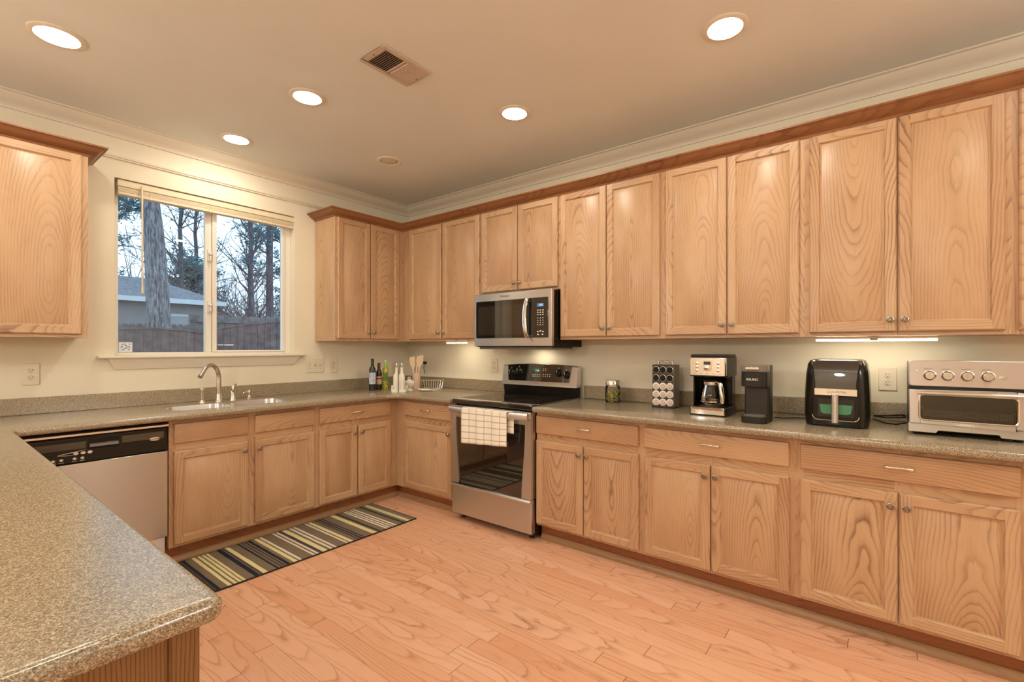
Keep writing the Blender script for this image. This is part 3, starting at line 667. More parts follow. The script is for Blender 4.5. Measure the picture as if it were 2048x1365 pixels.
mb = MB(); mb.box(-.052, .075, -.653, -.650, .765, .822, 1); mb.loft([[(x, y, z) for y, z in ((-.652, .796), (-.666, .792), (-.668, .780), (-.652, .776))] for x in (-.048, .070)], 0); build(mb, 'latch_handle', [GPLAS, DARK], cp)
for k in range(5):
    x = (-.215, -.185, -.155, -.105, -.075)[k]
    mb = MB(); mb.lathe([(.0075, .0), (.0075, .002), (.0058, .0025), (.0058, .0), (0, .0005)], 16, 0, (x, -.652, .726), 'y', 1, .8); mb.box(x-.010, x+.010, -.6527, -.652, .712, .7135); build(mb, 'button', WHITEP, cp)
for x in (-.10, -.072, -.045):
    mb = MB(); mb.lathe([(.010, .0), (.010, .0015), (.0075, .0015), (.0075, 0), (.004, .0005), (0, .0015)], 18, 0, (x, -.652, .752), 'y', 1, .75); build(mb, 'cycle_button', WHITEP, cp)
mb = MB(); mb.tube([(-.17, -.6525, .752), (-.14, -.6527, .757), (-.11, -.6527, .760), (-.06, -.6527, .768)], [.0006, .0016, .0016, .0006], 6); mb.tube([(-.17, -.6525, .751), (-.14, -.6527, .747), (-.11, -.6527, .744)], [.0006, .0014, .0006], 6)
build(mb, 'printed_swoosh', WHITEP, cp)
for k in range(8):
    mb = MB(); mb.box(-.255+k*.011, -.255+k*.011+.007, -.6590, -.658, .788, .7905); build(mb, 'vent_slot', SLOT, cp)
mb = MB(); mb.lathe([(.026, 0), (.025, .003), (.023, .004), (0, .004)], 32, 0, (.232, -.658, .757+.022), 'y', 1, .45); lg = build(mb, 'brand_badge', SATIN, cp)
text('Whirlpool', .011, lg, (.232, -.6625, .779), SLOT, 'badge_lettering')

# ================================================================== RANGE
rg_ = thing('electric_range', 'stainless steel electric range with black glass cooktop between the base cabinets', 'range', rw(1.766, 0), RR)
mb = MB(); mb.box(-.379, .379, -.645, -.03, .035, .885); build(mb, 'body', BENAM, rg_)
mb = MB(); mb.box(-.381, .381, -.690, -.055, .884, .919); build(mb, 'cooktop', BGLASS, rg_, bevel=.006, seg=3)
ct = rg_.children[1]
BURN = simple('burner_print', (.055, .050, .045), .15)
for x, y, r in ((-.19, -.52, .09), (.19, -.52, .11), (-.19, -.23, .11), (.19, -.23, .08)):
    mb = MB(); mb.lathe([(r, .9192), (r-.002, .9196), (r-.004, .9192)], 40, 0, (x, y, 0)); mb.lathe([(r*.6, .9192), (r*.6-.002, .9196), (r*.6-.004, .9192)], 40, 0, (x, y, 0)); build(mb, 'burner_ring', BURN, ct)
# oven door
mb = MB()
ol = []; 
N = 10
def edge(z): u = (z-.300)/(.785-.300); return .300 + .030*math.sin(min(1, max(0, u))*PI*.5)**1.5   # half width of glass, wider at the top
for sx in (-1, 1):
    zs = [.300+(.785-.300)*i/N for i in range(N+1)]
    for za, zb in zip(zs, zs[1:]):
        for q in ([(sx*edge(za), -.700, za), (sx*.379, -.700, za), (sx*.379, -.700, zb), (sx*edge(zb), -.700, zb)],
                  [(sx*edge(za), -.690, za), (sx*edge(za), -.700, za), (sx*edge(zb), -.700, zb), (sx*edge(zb), -.690, zb)]): mb.face(q)
    mb.face([(sx*.379, -.700, .285), (sx*.379, -.648, .285), (sx*.379, -.648, .872), (sx*.379, -.700, .872)])
    mb.face([(sx*edge(.3), -.70, .285), (sx*.379, -.70, .285), (sx*.379, -.70, .30), (sx*edge(.3), -.70, .30)])
    mb.face([(sx*.379, -.70, .785), (sx*.379, -.70, .872), (0, -.70, .872), (0, -.70, .785)])
mb.face([(-.379, -.70, .872), (.379, -.70, .872), (.379, -.648, .872), (-.379, -.648, .872)])
mb.face([(-.379, -.70, .285), (-.379, -.648, .285), (.379, -.648, .285), (.379, -.70, .285)])
od = build(mb, 'oven_door', STEEL, rg_)
mb = MB(); mb.box(-.345, .345, -.6935, -.670, .287, .800); build(mb, 'door_glass', BGLASS, od)
hp = []
mb = MB(); rgs = []
for i in range(21):
    a = -1 + 2*i/20; x = a*.374; y = -.728 - .028*(1-abs(a)**3); hz = .020 + .004*abs(a)
    rgs.append([(x, y+.010*c, .846+hz*s) for c, s in [(math.cos(2*PI*k/12), math.sin(2*PI*k/12)) for k in range(12)]])
mb.loft(rgs)
for sx in (-1, 1): mb.box(min(sx*.340, sx*.372), max(sx*.340, sx*.372), -.735, -.700, .828, .862)
build(mb, 'door_handle', STEEL, od)
mb = MB(); mb.box(-.379, .379, -.695, -.650, .052, .262)
mb.loft([[(x, y, z) for y, z in ((-.655, .262), (-.695, .256), (-.712, .262), (-.716, .272), (-.708, .281), (-.690, .283), (-.655, .280))] for x in (-.381, .381)])
build(mb, 'storage_drawer', STEEL, rg_, bevel=.003)
for x, y in ((-.33, -.62), (.33, -.62), (-.33, -.10), (.33, -.10)):
    mb = MB(); mb.lathe([(0, 0), (.018, 0), (.018, .006), (.008, .010), (.008, .040)], 16, 0, (x, y, 0)); build(mb, 'leg', PEWTER, rg_)
# backguard
mb = MB(); mb.loft([[(x, y, z) for y, z in ((-.055, .915), (-.075, .915), (-.082, .940), (-.085, .998), (-.055, .998))] for x in (-.374, .374)]); build(mb, 'riser', BENAM, rg_)
def bgz(a): return 1.160 + .016*(1-a*a)
mb = MB(); rgs = []
for i in range(13):
    a = -1+2*i/12; x = a*.374; rgs.append([(x, -.040, .996), (x, -.112, .996), (x, -.108, 1.01), (x, -.086, bgz(a)-.006), (x, -.078, bgz(a)), (x, -.04, bgz(a))])
mb.loft(rgs); bgd = build(mb, 'backguard', STEEL, rg_)
def bgp(x, z, o=.0): return (x, -.108+(z-1.01)*.147-o, z)
mb = MB(); rgs = []
for i in range(13):
    a = -1+2*i/12; k = .322
    z1 = bgz(a*.9)-.004; z0 = 1.032
    rgs.append([bgp(a*(k-.018), z0, .001), bgp(a*(k-.018), z0, .004), bgp(a*k, z1, .004), bgp(a*k, z1, -.002)])
mb.loft(rgs); pn = build(mb, 'control_panel', BGLASS, bgd)
for x, z in ((-.275, 1.098), (-.195, 1.110), (.205, 1.105), (.280, 1.092)):
    c = bgp(x, z, .004)
    mb = MB(); mb.lathe([(.033, 0), (.033, .002), (.029, .004), (.026, .018), (.022, .022), (0, .022)], 28, 0, c, 'y'); mb.box(c[0]-.006, c[0]+.006, c[1]-.030, c[1]-.018, c[2]-.024, c[2]+.024); mb.box(c[0]-.0015, c[0]+.0015, c[1]-.0308, c[1]-.030, c[2]+.004, c[2]+.023, 1)
    build(mb, 'burner_knob', [BPLAS, WHITEP], pn)
    mb = MB(); mb.box(c[0]-.004, c[0]+.004, c[1]-.0006, c[1], c[2]+.036, c[2]+.042); mb.box(c[0]-.016, c[0]+.016, c[1]-.0006, c[1], c[2]-.044, c[2]-.0415); build(mb, 'knob_mark', WHITEP, pn)
c = bgp(-.015, 1.122, .0045); mb = MB(); mb.box(-.058, .028, c[1]-.0006, c[1]+.002, 1.100, 1.140); build(mb, 'display', simple('display_green', (.03, .045, .03), .15, emit=(.25, .45, .30), es=.12), pn)
text('7:20', .022, pn, (-.008, c[1]-.001, 1.119), simple('display_digits', (.6, .8, .65), .4, emit=(.5, .8, .6), es=.8), 'display_digits')
for i in range(4):
    for j in range(2):
        z = 1.086-.013*j; x = -.055+.022*i; mb = MB(); mb.box(x, x+.013, bgp(x, z, .0047)[1], bgp(x, z, .004)[1], z-.003, z+.003); build(mb, 'key', WHITEP, pn)
for i in range(4):
    for j in range(2):
        z = 1.090-.014*j; x = .055+.022*i; mb = MB(); mb.lathe([(.0045, 0), (.0045, .0006), (0, .0006)], 10, 0, bgp(x, z, .004), 'y'); build(mb, 'key', WHITEP, pn)
for i in range(2):
    for j in range(2):
        z = 1.135-.014*j; x = .050+.022*i; mb = MB(); mb.box(x, x+.009, bgp(x, z, .0047)[1], bgp(x, z, .004)[1], z-.003, z+.003); build(mb, 'key', WHITEP, pn)
mb = MB(); mb.lathe([(.016, 0), (.015, .002), (0, .002)], 24, 0, bgp(0, 1.016, .0), 'y', 1, .45); build(mb, 'badge', SATIN, bgd)
# towel over the handle
def towel_mat():
    m, t, b = newmat('plaid_terry'); uv = nd(t, 'ShaderNodeUVMap', uv_map='UVMap').outputs[0]; u, v, _ = sep(t, uv)
    fu = mth(t, 'FRACT', mth(t, 'MULTIPLY', u, 13.5)); fv = mth(t, 'FRACT', mth(t, 'MULTIPLY', v, 23.0))
    lu = mth(t, 'LESS_THAN', fu, 0.10); lv_ = mth(t, 'LESS_THAN', fv, 0.15)
    c = mixc(t, mth(t, 'MULTIPLY', lu, 0.75), (0.95, 0.90, 0.77), (0.68, 0.42, 0.20)); c = mixc(t, mth(t, 'MULTIPLY', lv_, 0.75), c, (0.42, 0.34, 0.23))
    t.links.new(c, b.inputs['Base Color']); b.inputs['Roughness'].default_value = 0.9
    bn = nd(t, 'ShaderNodeBump'); bn.inputs['Strength'].default_value = 0.5; bn.inputs['Distance'].default_value = 0.002
    t.links.new(noise(t, objco(t), 330, 2), bn.inputs['Height']); t.links.new(bn.outputs[0], b.inputs['Normal']); return m
mb = MB(); NU, NV = 26, 30
def tw(i, j):
    u = i/NU; v = j/NV; x0, x1 = -.205, .222
    s = v*.43                                        # along: back hem to front hem, over the bar at s=.165
    sk = .016*(.5-u)
    wv = .005*math.sin(u*17+.6)*min(1, abs(s-.165)*9)
    if s < .150: y, z = -.729+wv*.3, .870-(.150-s); x = x0+.035+(x1-x0)*u
    elif s < .185:
        a = (s-.150)/.035*PI; y, z = -.745+.018*math.cos(a)-.004, .868+.006*math.sin(a)+.0; x = x0+.035*(1-(s-.15)/.035)+(x1-x0)*u
    else: d = s-.185; y, z = -.768-wv-.006*d, .868-d*1.0-sk*d*6; x = x0+(x1-x0)*u - .012*d*(u-.5)
    return (x, y, z)
for i in range(NU):
    for j in range(NV):
        mb.face([tw(i, j), tw(i+1, j), tw(i+1, j+1), tw(i, j+1)], 0, [((a/NU)*.43, (b_/NV)*.43) for a, b_ in ((i, j), (i+1, j), (i+1, j+1), (i, j+1))])
tl = build(mb, 'dish_towel', towel_mat(), None, rw(1.766, 0), (0, 0, RR)); so = tl.modifiers.new('thickness', 'SOLIDIFY'); so.thickness = .004; so.offset = 0
tag(tl, 'cream plaid dish towel hanging over the oven door handle', 'towel')

# ================================================================== MICROWAVE
mw = thing('microwave_oven', 'stainless over-the-range microwave above the range', 'microwave', rw(1.744, 0, 1.320), RR)
mb = MB(); mb.box(-.379, .379, -.392, -.004, -.008, .410); build(mb, 'body', BENAM, mw)
mb = MB(); mb.box(-.381, .381, -.424, -.392, .0, .414); build(mb, 'front', STEEL, mw, bevel=.003)
fr = mw.children[1]
mb = MB(); mb.prism(rrect(-.358, .352, .062, .356, .010), -.428, -.423, 'y'); build(mb, 'door_glass', BGLASS, fr, bevel=.0015)
mb = MB(); mb.box(-.335, .150, -.4285, -.4278, .086, .315); build(mb, 'window_mesh', simple('mw_mesh', (.035, .028, .02), .02, coat=1.0, spec=1.0), fr)
mb = MB(); mb.prism([(.222, .062), (.350, .062), (.350, .356), (.222, .356)], -.4292, -.428, 'y'); build(mb, 'control_panel', simple('mw_panel', (.030, .023, .012), .2), fr)
mb = MB(); pts = [(.192-.030*math.cos(a), -.436-.026*math.cos(a), .206+.148*math.sin(a)/math.sin(1.15)) for a in [-1.15+2.3*i/16 for i in range(17)]]
rgs = []
for (x, y, z) in pts: rgs.append([(x-.016, y, z), (x-.014, y-.006, z), (x, y-.009, z), (x+.014, y-.006, z), (x+.016, y, z), (x, y+.004, z)])
mb.loft(rgs)
for z in (.075, .337): mb.box(.168, .186, -.450, -.426, z-.008, z+.008)
build(mb, 'handle', CHROME, fr)
mb = MB(); mb.box(.255, .315, -.4298, -.4290, .288, .312); build(mb, 'display', simple('mw_display', (.02, .04, .06), .2, emit=(.10, .35, .75), es=.5), fr)
text('12:2', .019, fr, (.288, -.4302, .300), simple('mw_digits', (.7, .85, 1), .3, emit=(.7, .85, 1), es=1.0), 'display_digits')
for rr in range(7):
    for c_ in range(3):
        x = .262+.023*c_; z = .262-.0165*rr - (.008 if rr > 2 else 0)
        mb = MB(); mb.box(x-.006 if rr < 3 else x-.0035, x+.006 if rr < 3 else x+.0035, -.4297, -.4292, z-.003, z+.003); build(mb, 'key', WHITEP, fr)
for x, z in ((.262, .105), (.285, .110), (.308, .105), (.264, .085), (.304, .085)):
    mb = MB(); mb.box(x-.007, x+.007, -.4297, -.4292, z-.004, z+.004); build(mb, 'key', WHITEP, fr)
text('Whirlpool', .022, fr, (-.060, -.4246, .387), PEWTER, 'brand_lettering')
mb = MB(); mb.box(-.36, .36, -.388, -.10, -.026, -.008); build(mb, 'grease_vent', GPLAS, mw, bevel=.006)
mb = MB(); mb.box(-.06, .10, -.130, -.070, -.0268, -.026); build(mb, 'cooktop_light', HOODL, mw)

# ================================================================== UNDER-CABINET LIGHTS
ul = thing('light_bar', 'long slim lit white bar under the cabinet above the air fryer', 'under-cabinet light', rw(3.985, .22, 1.366), RR)
mb = MB(); mb.box(-.255, .255, -.020, .030, -.014, .0); build(mb, 'housing', WPLAS, ul, bevel=.003)
mb = MB(); mb.box(-.250, .250, -.019, .020, -.024, -.0135); build(mb, 'diffuser', BAR, ul, bevel=.003)
mb = MB(); mb.box(-.014, .020, -.022, -.019, -.021, -.012); build(mb, 'switch', PEWTER, ul)
ul = thing('light_bar', 'small lit white light under the cabinet left of the microwave', 'under-cabinet light', rw(.930, .20, 1.366), RR)
mb = MB(); mb.box(-.115, .115, -.030, .030, -.012, .0); build(mb, 'housing', WPLAS, ul, bevel=.003)
mb = MB(); mb.box(-.110, .110, -.024, .024, -.021, -.0115); build(mb, 'diffuser', BAR, ul, bevel=.003)
mb = MB(); mb.tube([rw(1.235, .02, 1.352), rw(1.255, .035, 1.330), rw(1.262, .035, 1.300), rw(1.258, .03, 1.275), rw(1.235, .025, 1.268), rw(1.205, .02, 1.288)], .0025, 8)
adopt(build(mb, 'power_cord', WPLAS, label='short white cord dangling loose'), ul)

# ================================================================== OUTLETS AND SWITCHES
def plate(name, label, cat, loc, rz, w, h, kind):
    t = thing(name, label, cat, loc, rz)
    mb = MB(); mb.box(-w/2, w/2, -.006, 0, -h/2, h/2); build(mb, 'cover_plate', WPLAS, t, bevel=.003)
    if kind == 'outlet':
        for dz in (-.0205, .0205):
            mb = MB(); mb.prism([(x*1.0, z+dz) for x, z in [(.0165*math.cos(a), max(-.0135, min(.0135, .0165*math.sin(a)))) for a in [2*PI*i/24 for i in range(24)]]], -.0085, -.005, 'y', 0)
            f = build(mb, 'receptacle', simple('receptacle_ivory', (.74, .65, .50), .35), t, bevel=.001)
            for x in (-.0062, .0062):
                mb = MB(); mb.box(x-.0012, x+.0012, -.0089, -.0084, dz+.001, dz+.0085); build(mb, 'slot', SLOT, f)
            mb = MB(); mb.lathe([(.0026, 0), (.0026, .0004), (0, .0004)], 10, 0, (0, -.0085, dz-.007), 'y'); build(mb, 'slot', SLOT, f)
        mb = MB(); mb.lathe([(.003, 0), (.003, .001), (0, .0014)], 10, 0, (0, -.006, 0), 'y'); build(mb, 'screw', SATIN, t)
    else:
        for x, u in ((-.046, -1), (0, 1), (.046, 1)):
            mb = MB(); mb.box(x-.0055, x+.0055, -.0066, -.0055, -.012, .012, 1); mb.loft([[(x-.004, -.006, -.005), (x+.004, -.006, -.005), (x+.004, -.006, .005), (x-.004, -.006, .005)], [(x-.003, -.017, u*.008-.0035), (x+.003, -.017, u*.008-.0035), (x+.003, -.017, u*.008+.0035), (x-.003, -.017, u*.008+.0035)]], 0)
            build(mb, 'toggle', [WPLAS, simple('toggle_slot', (.45, .38, .27), .5)], t)
            for dz in (-.030, .030):
                mb = MB(); mb.lathe([(.0028, 0), (.0028, .001), (0, .0013)], 10, 0, (x, -.006, dz), 'y'); build(mb, 'screw', SATIN, t)
    return t
plate('wall_outlet', 'ivory duplex outlet under the cabinet left of the window', 'outlet', (-2.775, -.0005, 1.150), 0, .075, .128, 'outlet')
plate('light_switch', 'ivory triple toggle switch plate right of the window sill', 'light switch', (-1.034, -.0005, 1.152), 0, .165, .130, 'switch')
plate('wall_outlet', 'ivory duplex outlet right of the triple switch', 'outlet', (-.860, -.0005, 1.143), 0, .078, .132, 'outlet')
plate('wall_outlet', 'ivory outlet in the corner behind the wooden utensils', 'outlet', rw(.282, .0005, 1.135), RR, .076, .128, 'outlet')
plate('wall_outlet', 'ivory duplex outlet just left of the range backguard', 'outlet', rw(1.207, .0005, 1.146), RR, .080, .122, 'outlet')
plate('wall_outlet', 'ivory duplex outlet between the air fryer and the toaster oven', 'outlet', rw(4.045, .0005, 1.138), RR, .080, .126, 'outlet')
mb = MB(); c = rw(.282, .020, 1.152); mb.box(c[0]-.014, c[0]+.013, c[1]-.013, c[1]+.013, c[2]-.014, c[2]+.014); mb.tube([(c[0]-.01, c[1], c[2]-.01), (c[0]-.02, c[1]-.005, c[2]-.05), (c[0]-.012, c[1]-.01, c[2]-.11)], .0035, 8)
tag(build(mb, 'power_plug', BPLAS, bevel=.003), 'black plug in the corner outlet behind the wooden utensils', 'plug')

# ================================================================== RUG
def rug_mat():
    m, t, b = newmat('striped_rug'); x, y, z = sep(t, objco(t))
    f = mth(t, 'ADD', mth(t, 'DIVIDE', x, 1.361), 0.5)
    taupe, navy, yel, whi, pur, grn = (.27, .210, .142), (.030, .036, .048), (.95, .86, .45), (.95, .88, .70), (.10, .075, .095), (.055, .065, .040)
    S = [(0, .010, (.07, .058, .045)), (.012, .026, navy), (.052, .066, yel), (.074, .086, yel), (.092, .103, yel), (.108, .118, yel), (.153, .172, navy), (.176, .184, pur), (.187, .205, yel),
         (.241, .250, navy), (.258, .266, pur), (.273, .279, navy), (.286, .300, navy), (.316, .333, yel), (.341, .353, whi), (.403, .413, whi), (.422, .432, whi), (.436, .449, pur), (.452, .475, yel), (.488, .501, whi), (.510, .522, whi),
         (.571, .582, whi), (.590, .608, yel), (.631, .640, pur), (.647, .656, navy), (.662, .674, pur), (.719, .744, yel), (.755, .768, grn), (.800, .812, whi), (.819, .829, whi), (.838, .848, whi), (.858, .870, whi), (.904, .918, grn), (.936, .960, (.80, .72, .46)), (.992, 1.0, (.07, .058, .045))]
    stops = [(0.0, taupe)]; 
    c = None; cur = taupe
    nz = noise(t, comb(t, mth(t, 'MULTIPLY', x, 40.0), mth(t, 'MULTIPLY', y, 9.0), 0), 1.0, 2)
    fw_ = mth(t, 'ADD', f, mth(t, 'MULTIPLY', mth(t, 'SUBTRACT', nz, .5), .0045))
    col = taupe
    for a, b_, cc_ in S:
        k = mth(t, 'MULTIPLY', mth(t, 'GREATER_THAN', fw_, a), mth(t, 'LESS_THAN', fw_, b_)); col = mixc(t, k, col, cc_)
    ey = mth(t, 'GREATER_THAN', mth(t, 'ABSOLUTE', y), .2775); col = mixc(t, ey, col, (.05, .043, .034))
    wv = noise(t, comb(t, mth(t, 'MULTIPLY', x, 300.0), mth(t, 'MULTIPLY', y, 420.0), 0), 1.0, 1)
    col = mixc(t, 1.0, col, ramp(t, wv, ((.3, (.62,)*3), (.7, (1.0,)*3))), 'MULTIPLY')
    t.links.new(col, b.inputs['Base Color']); b.inputs['Roughness'].default_value = .95; b.inputs['Specular IOR Level'].default_value = .1
    bn = nd(t, 'ShaderNodeBump'); bn.inputs['Strength'].default_value = .6; bn.inputs['Distance'].default_value = .002; t.links.new(wv, bn.inputs['Height']); t.links.new(bn.outputs[0], b.inputs['Normal'])
    return m
mb = MB(); mb.box(-.6805, .6805, -.284, .284, 0, .008)
rug = build(mb, 'kitchen_rug', rug_mat(), None, (-1.5505, -.902, .0005), bevel=.003); tag(rug, 'long striped taupe, yellow and navy runner rug on the floor in front of the sink', 'rug')

# ================================================================== CORNER BOTTLES AND CROCKERY
def bottle(name, label, cat, x, y, prof, mats, extra=None, n=28):
    t = thing(name, label, cat, (x, y, CZ1))
    return t
VZ = math.radians(-52.9)                              # corner pieces are turned towards the room
OLIVE = simple('dark_bottle_glass', (.012, .010, .006), .06, coat=.5)
t = bottle('wine_bottle', 'tall dark wine-style bottle with pale blue label, leftmost in the corner', 'bottle', -.625, -.262, None, None)
mb = MB(); mb.lathe([(0, .003), (.026, 0), (.031, .004), (.031, .180), (.029, .198), (.018, .215), (.0130, .228), (.0125, .24)], 28); build(mb, 'glass_body', OLIVE, t)
mb = MB(); mb.lathe([(.0135, .226), (.0138, .288), (.012, .291), (0, .291)], 24); build(mb, 'capsule', simple('capsule_black', (.02, .016, .012), .3), t)
lbm, tt, bb = newmat('printed_label_blue'); co = objco(tt)
tt.links.new(ramp(tt, noise(tt, co, 120, 2), ((.36, (.10, .12, .20)), (.44, (.50, .55, .70)), (.62, (.72, .74, .84)))), bb.inputs['Base Color']); bb.inputs['Roughness'].default_value = .5
mb = MB()
def wraplabel(mb, r, a0, a1, z0, z1, n=12):
    P = [(r*math.cos(a0+(a1-a0)*i/n), r*math.sin(a0+(a1-a0)*i/n)) for i in range(n+1)]
    for p, q in zip(P, P[1:]): mb.face([(p[0], p[1], z0), (q[0], q[1], z0), (q[0], q[1], z1), (p[0], p[1], z1)])
AV = math.radians(-125)
wraplabel(mb, .0316, AV-1.15, AV+1.15, .058, .165); build(mb, 'label_wrap', lbm, t)
t = bottle('vinegar_bottle', 'shorter dark bottle with red and cream label behind the tall dark bottle', 'bottle', -.540, -.240, None, None)
mb = MB(); mb.lathe([(0, .003), (.024, 0), (.028, .004), (.028, .150), (.025, .168), (.0145, .192), (.0125, .205), (.0125, .215)], 28); build(mb, 'glass_body', OLIVE, t)
mb = MB(); mb.lathe([(.0138, .203), (.0138, .248), (.012, .251), (0, .251)], 24); build(mb, 'capsule', simple('capsule_red', (.10, .010, .012), .35), t)
mb = MB(); wraplabel(mb, .0286, AV-.9, AV+1.1, .050, .125); build(mb, 'label_wrap', simple('label_cream', (.62, .48, .30), .5), t)
mb = MB(); wraplabel(mb, .0290, AV-.9, AV+1.1, .096, .110); build(mb, 'label_band', simple('label_red', (.40, .03, .03), .5), t)
t = bottle('oil_bottle', 'slim yellow-green infused oil bottle with bright green cap', 'bottle', -.490, -.272, None, None)
oilm, tt, bb = newmat('infused_oil'); co = objco(tt)
tt.links.new(ramp(tt, noise(tt, co, 55, 3, .7), ((.34, (.05, .06, .01)), (.46, (.34, .30, .02)), (.60, (.62, .54, .05)), (.74, (.80, .74, .30)))), bb.inputs['Base Color']); bb.inputs['Roughness'].default_value = .07; bb.inputs['Coat Weight'].default_value = .5
mb = MB(); mb.lathe([(0, .003), (.021, 0), (.0245, .004), (.0235, .05), (.0245, .11), (.0270, .165), (.0260, .190), (.0150, .208), (.0125, .216)], 28); build(mb, 'glass_body', oilm, t)
mb = MB(); mb.lathe([(.0140, .210), (.0145, .252), (.0120, .256), (0, .256)], 24); build(mb, 'cap', simple('cap_green', (.26, .56, .05), .3), t)
mb = MB(); mb.lathe([(.007, .256), (.0085, .262), (.006, .272), (0, .274)], 18); build(mb, 'pourer', WHITEP, t)
mb = MB(); wraplabel(mb, .0262, AV-.8, AV+.8, .085, .150); build(mb, 'label_wrap', simple('label_green', (.10, .22, .06), .5), t)
for k, (x, y, l) in enumerate(((-.6102, -.5972, 'left cream ceramic oil cruet in the corner caddy'), (-.5826, -.6337, 'right cream ceramic oil cruet in the corner caddy'))):
    t = thing('oil_cruet', l, 'cruet', (x, y, CZ1+.0245), VZ, 'ceramic cruets')
    mb = MB(); rgs = []
    for w, z, r in ((.0225, 0, .006), (.024, .004, .006), (.024, .110, .008), (.0215, .128, .010), (.0135, .148, .0125), (.0115, .165, .0112), (.0125, .190, .0122), (.0125, .196, .0122)): rgs.append([(px, py, z) for px, py in rrect(-w, w, -w, w, r, 3)])
    mb.loft(rgs); build(mb, 'body', CERAM, t)
    mb = MB(); mb.lathe([(.012, .194), (.013, .202), (.006, .206), (.005, .216)], 16); build(mb, 'stopper', SATIN, t)
    mb = MB(); mb.lathe([(0, .213), (.007, .217), (.0085, .225), (.006, .233), (0, .235)], 16); build(mb, 'stopper_ball', CERAM, t)
    mb = MB(); mb.tube([(.010, .0, .200), (.018, .002, .212), (.017, .002, .226), (.006, .0, .232)], .0016, 6); build(mb, 'bail_wire', SATIN, t)
cd = thing('cruet_caddy', 'cream ceramic caddy tray with a dark centre post holding the two cruets', 'caddy', (-.5936, -.6192, CZ1), VZ)
mb = MB(); mb.prism(rrect(-.064, .064, -.040, .040, .010), 0, .012)
for a, b, c, d, e in ((-.064, .064, -.040, -.035, .026), (-.064, .064, .035, .040, .058), (-.064, -.050, -.035, .035, .062), (.059, .064, -.035, .035, .040)): mb.box(a, b, c, d, .010, e)
mb.box(-.059, .059, -.035, .035, .012, .024)
build(mb, 'tray', CERAM, cd, bevel=.003)
mb = MB(); mb.tube([(0, -.041, .004), (0, -.043, .06), (0, -.043, .190)], .0035, 8); build(mb, 'post', PEWTER, cd)
sb = thing('sugar_bowl', 'small lidded cream ceramic footed bowl in front of the wire rack', 'bowl', (-.448, -.566, CZ1)); sb.scale = (.95, .95, .98)
mb = MB(); mb.lathe([(0, 0), (.040, 0), (.041, .006), (.026, .014), (.022, .024), (.034, .034), (.047, .050), (.050, .068), (.050, .074), (.046, .076)], 32); build(mb, 'bowl', CERAM, sb)
mb = MB(); mb.lathe([(.053, .074), (.053, .079), (.044, .088), (.024, .100), (.012, .106), (0, .108)], 32); l = build(mb, 'lid', CERAM, sb)
mb = MB(); mb.tube([(.011*math.cos(a)*.8, -.011*math.cos(a)*.6, .116+.011*math.sin(a)) for a in [2*PI*i/16 for i in range(16)]], .0042, 10, closed=True); build(mb, 'lid_loop', CERAM, l)
ck = thing('utensil_crock', 'blush stoneware utensil crock in the corner holding wooden spatulas', 'crock', (-.275, -.456, CZ1))
mb = MB(); mb.lathe([(0, 0), (.036, 0), (.037, .004), (.038, .150), (.036, .151), (.034, .148), (.033, .01), (0, .01)], 32); build(mb, 'crock_body', CROCKM, ck)
def spat(label, x, y, tx, ty, L, w, rz, slot=False):
    t = thing('wooden_spatula', label, 'spatula', (x, y, CZ1+.011), rz, 'wooden utensils in the crock')
    ex = Vector((tx, ty, L)); mb = MB(); rgs = []
    for f, hw, th in ((0, .005, .004), (.55, .006, .0045), (.66, .010, .0035), (.74, w*.75, .003), (.84, w, .0025), (.98, w*.92, .0018), (1.0, w*.86, .0012)):
        c = ex*f; rgs.append([(c.x-hw, c.y-th, c.z), (c.x+hw, c.y-th, c.z + (0.012*hw/w if f > .9 else 0)), (c.x+hw, c.y+th, c.z + (0.012*hw/w if f > .9 else 0)), (c.x-hw, c.y+th, c.z)])
    mb.loft(rgs); build(mb, 'blade_and_handle', SPOON, t, bevel=.0015); return t
spat('left wooden spatula leaning left in the crock', -.283, -.446, -.028, .004, .288, .028, VZ)
spat('broad wooden spatula leaning right in the crock', -.268, -.466, .026, -.006, .302, .034, VZ)
spat('wooden spatula behind the two front spatulas in the crock', -.262, -.452, .026, .010, .262, .016, VZ)
spat('thin wooden stick between the two front spatulas in the crock', -.277, -.460, .004, -.004, .215, .0065, VZ)
# wire rack with ladle rest
wr = thing('wire_rack', 'small shiny wire basket rack on the worktop left of the range', 'rack', (-.222, -.622, CZ1), VZ)
W2, D2, HH = .105, .060, .085
mb = MB()
mb.tube([(-W2, -D2, HH), (W2, -D2, HH), (W2, D2, HH), (-W2, D2, HH)], .0022, 8, closed=True); build(mb, 'top_rim', CHROME, wr)
mb = MB(); mb.tube([(-W2*.8, -D2*.8, .012), (W2*.8, -D2*.8, .012), (W2*.8, D2*.8, .012), (-W2*.8, D2*.8, .012)], .0022, 8, closed=True); build(mb, 'bottom_rim', CHROME, wr)
for k in range(9):
    x = -.9+1.8*k/8
    mb = MB(); mb.tube([(x*W2, D2, HH), (x*W2*.85, D2*.82, .014), (x*W2*.85, -D2*.82, .012)] + ([(x*W2, -D2, HH)] if k in (0, 1, 7, 8) else []), .0015, 6); build(mb, 'wire', CHROME, wr)
for sx in (-1, 1):
    for sy in (-1, 1):
        mb = MB(); mb.lathe([(0, 0), (.005, .001), (.006, .006), (.004, .012)], 12, 0, (sx*W2*.8, sy*D2*.8, 0)); build(mb, 'foot', CHROME, wr)
sr_ = thing('spoon_rest', 'cream ceramic spoon rest lying in front of the wire rack', 'spoon rest', (-.368, -.742, CZ1), VZ)
mb = MB(); rgs = []
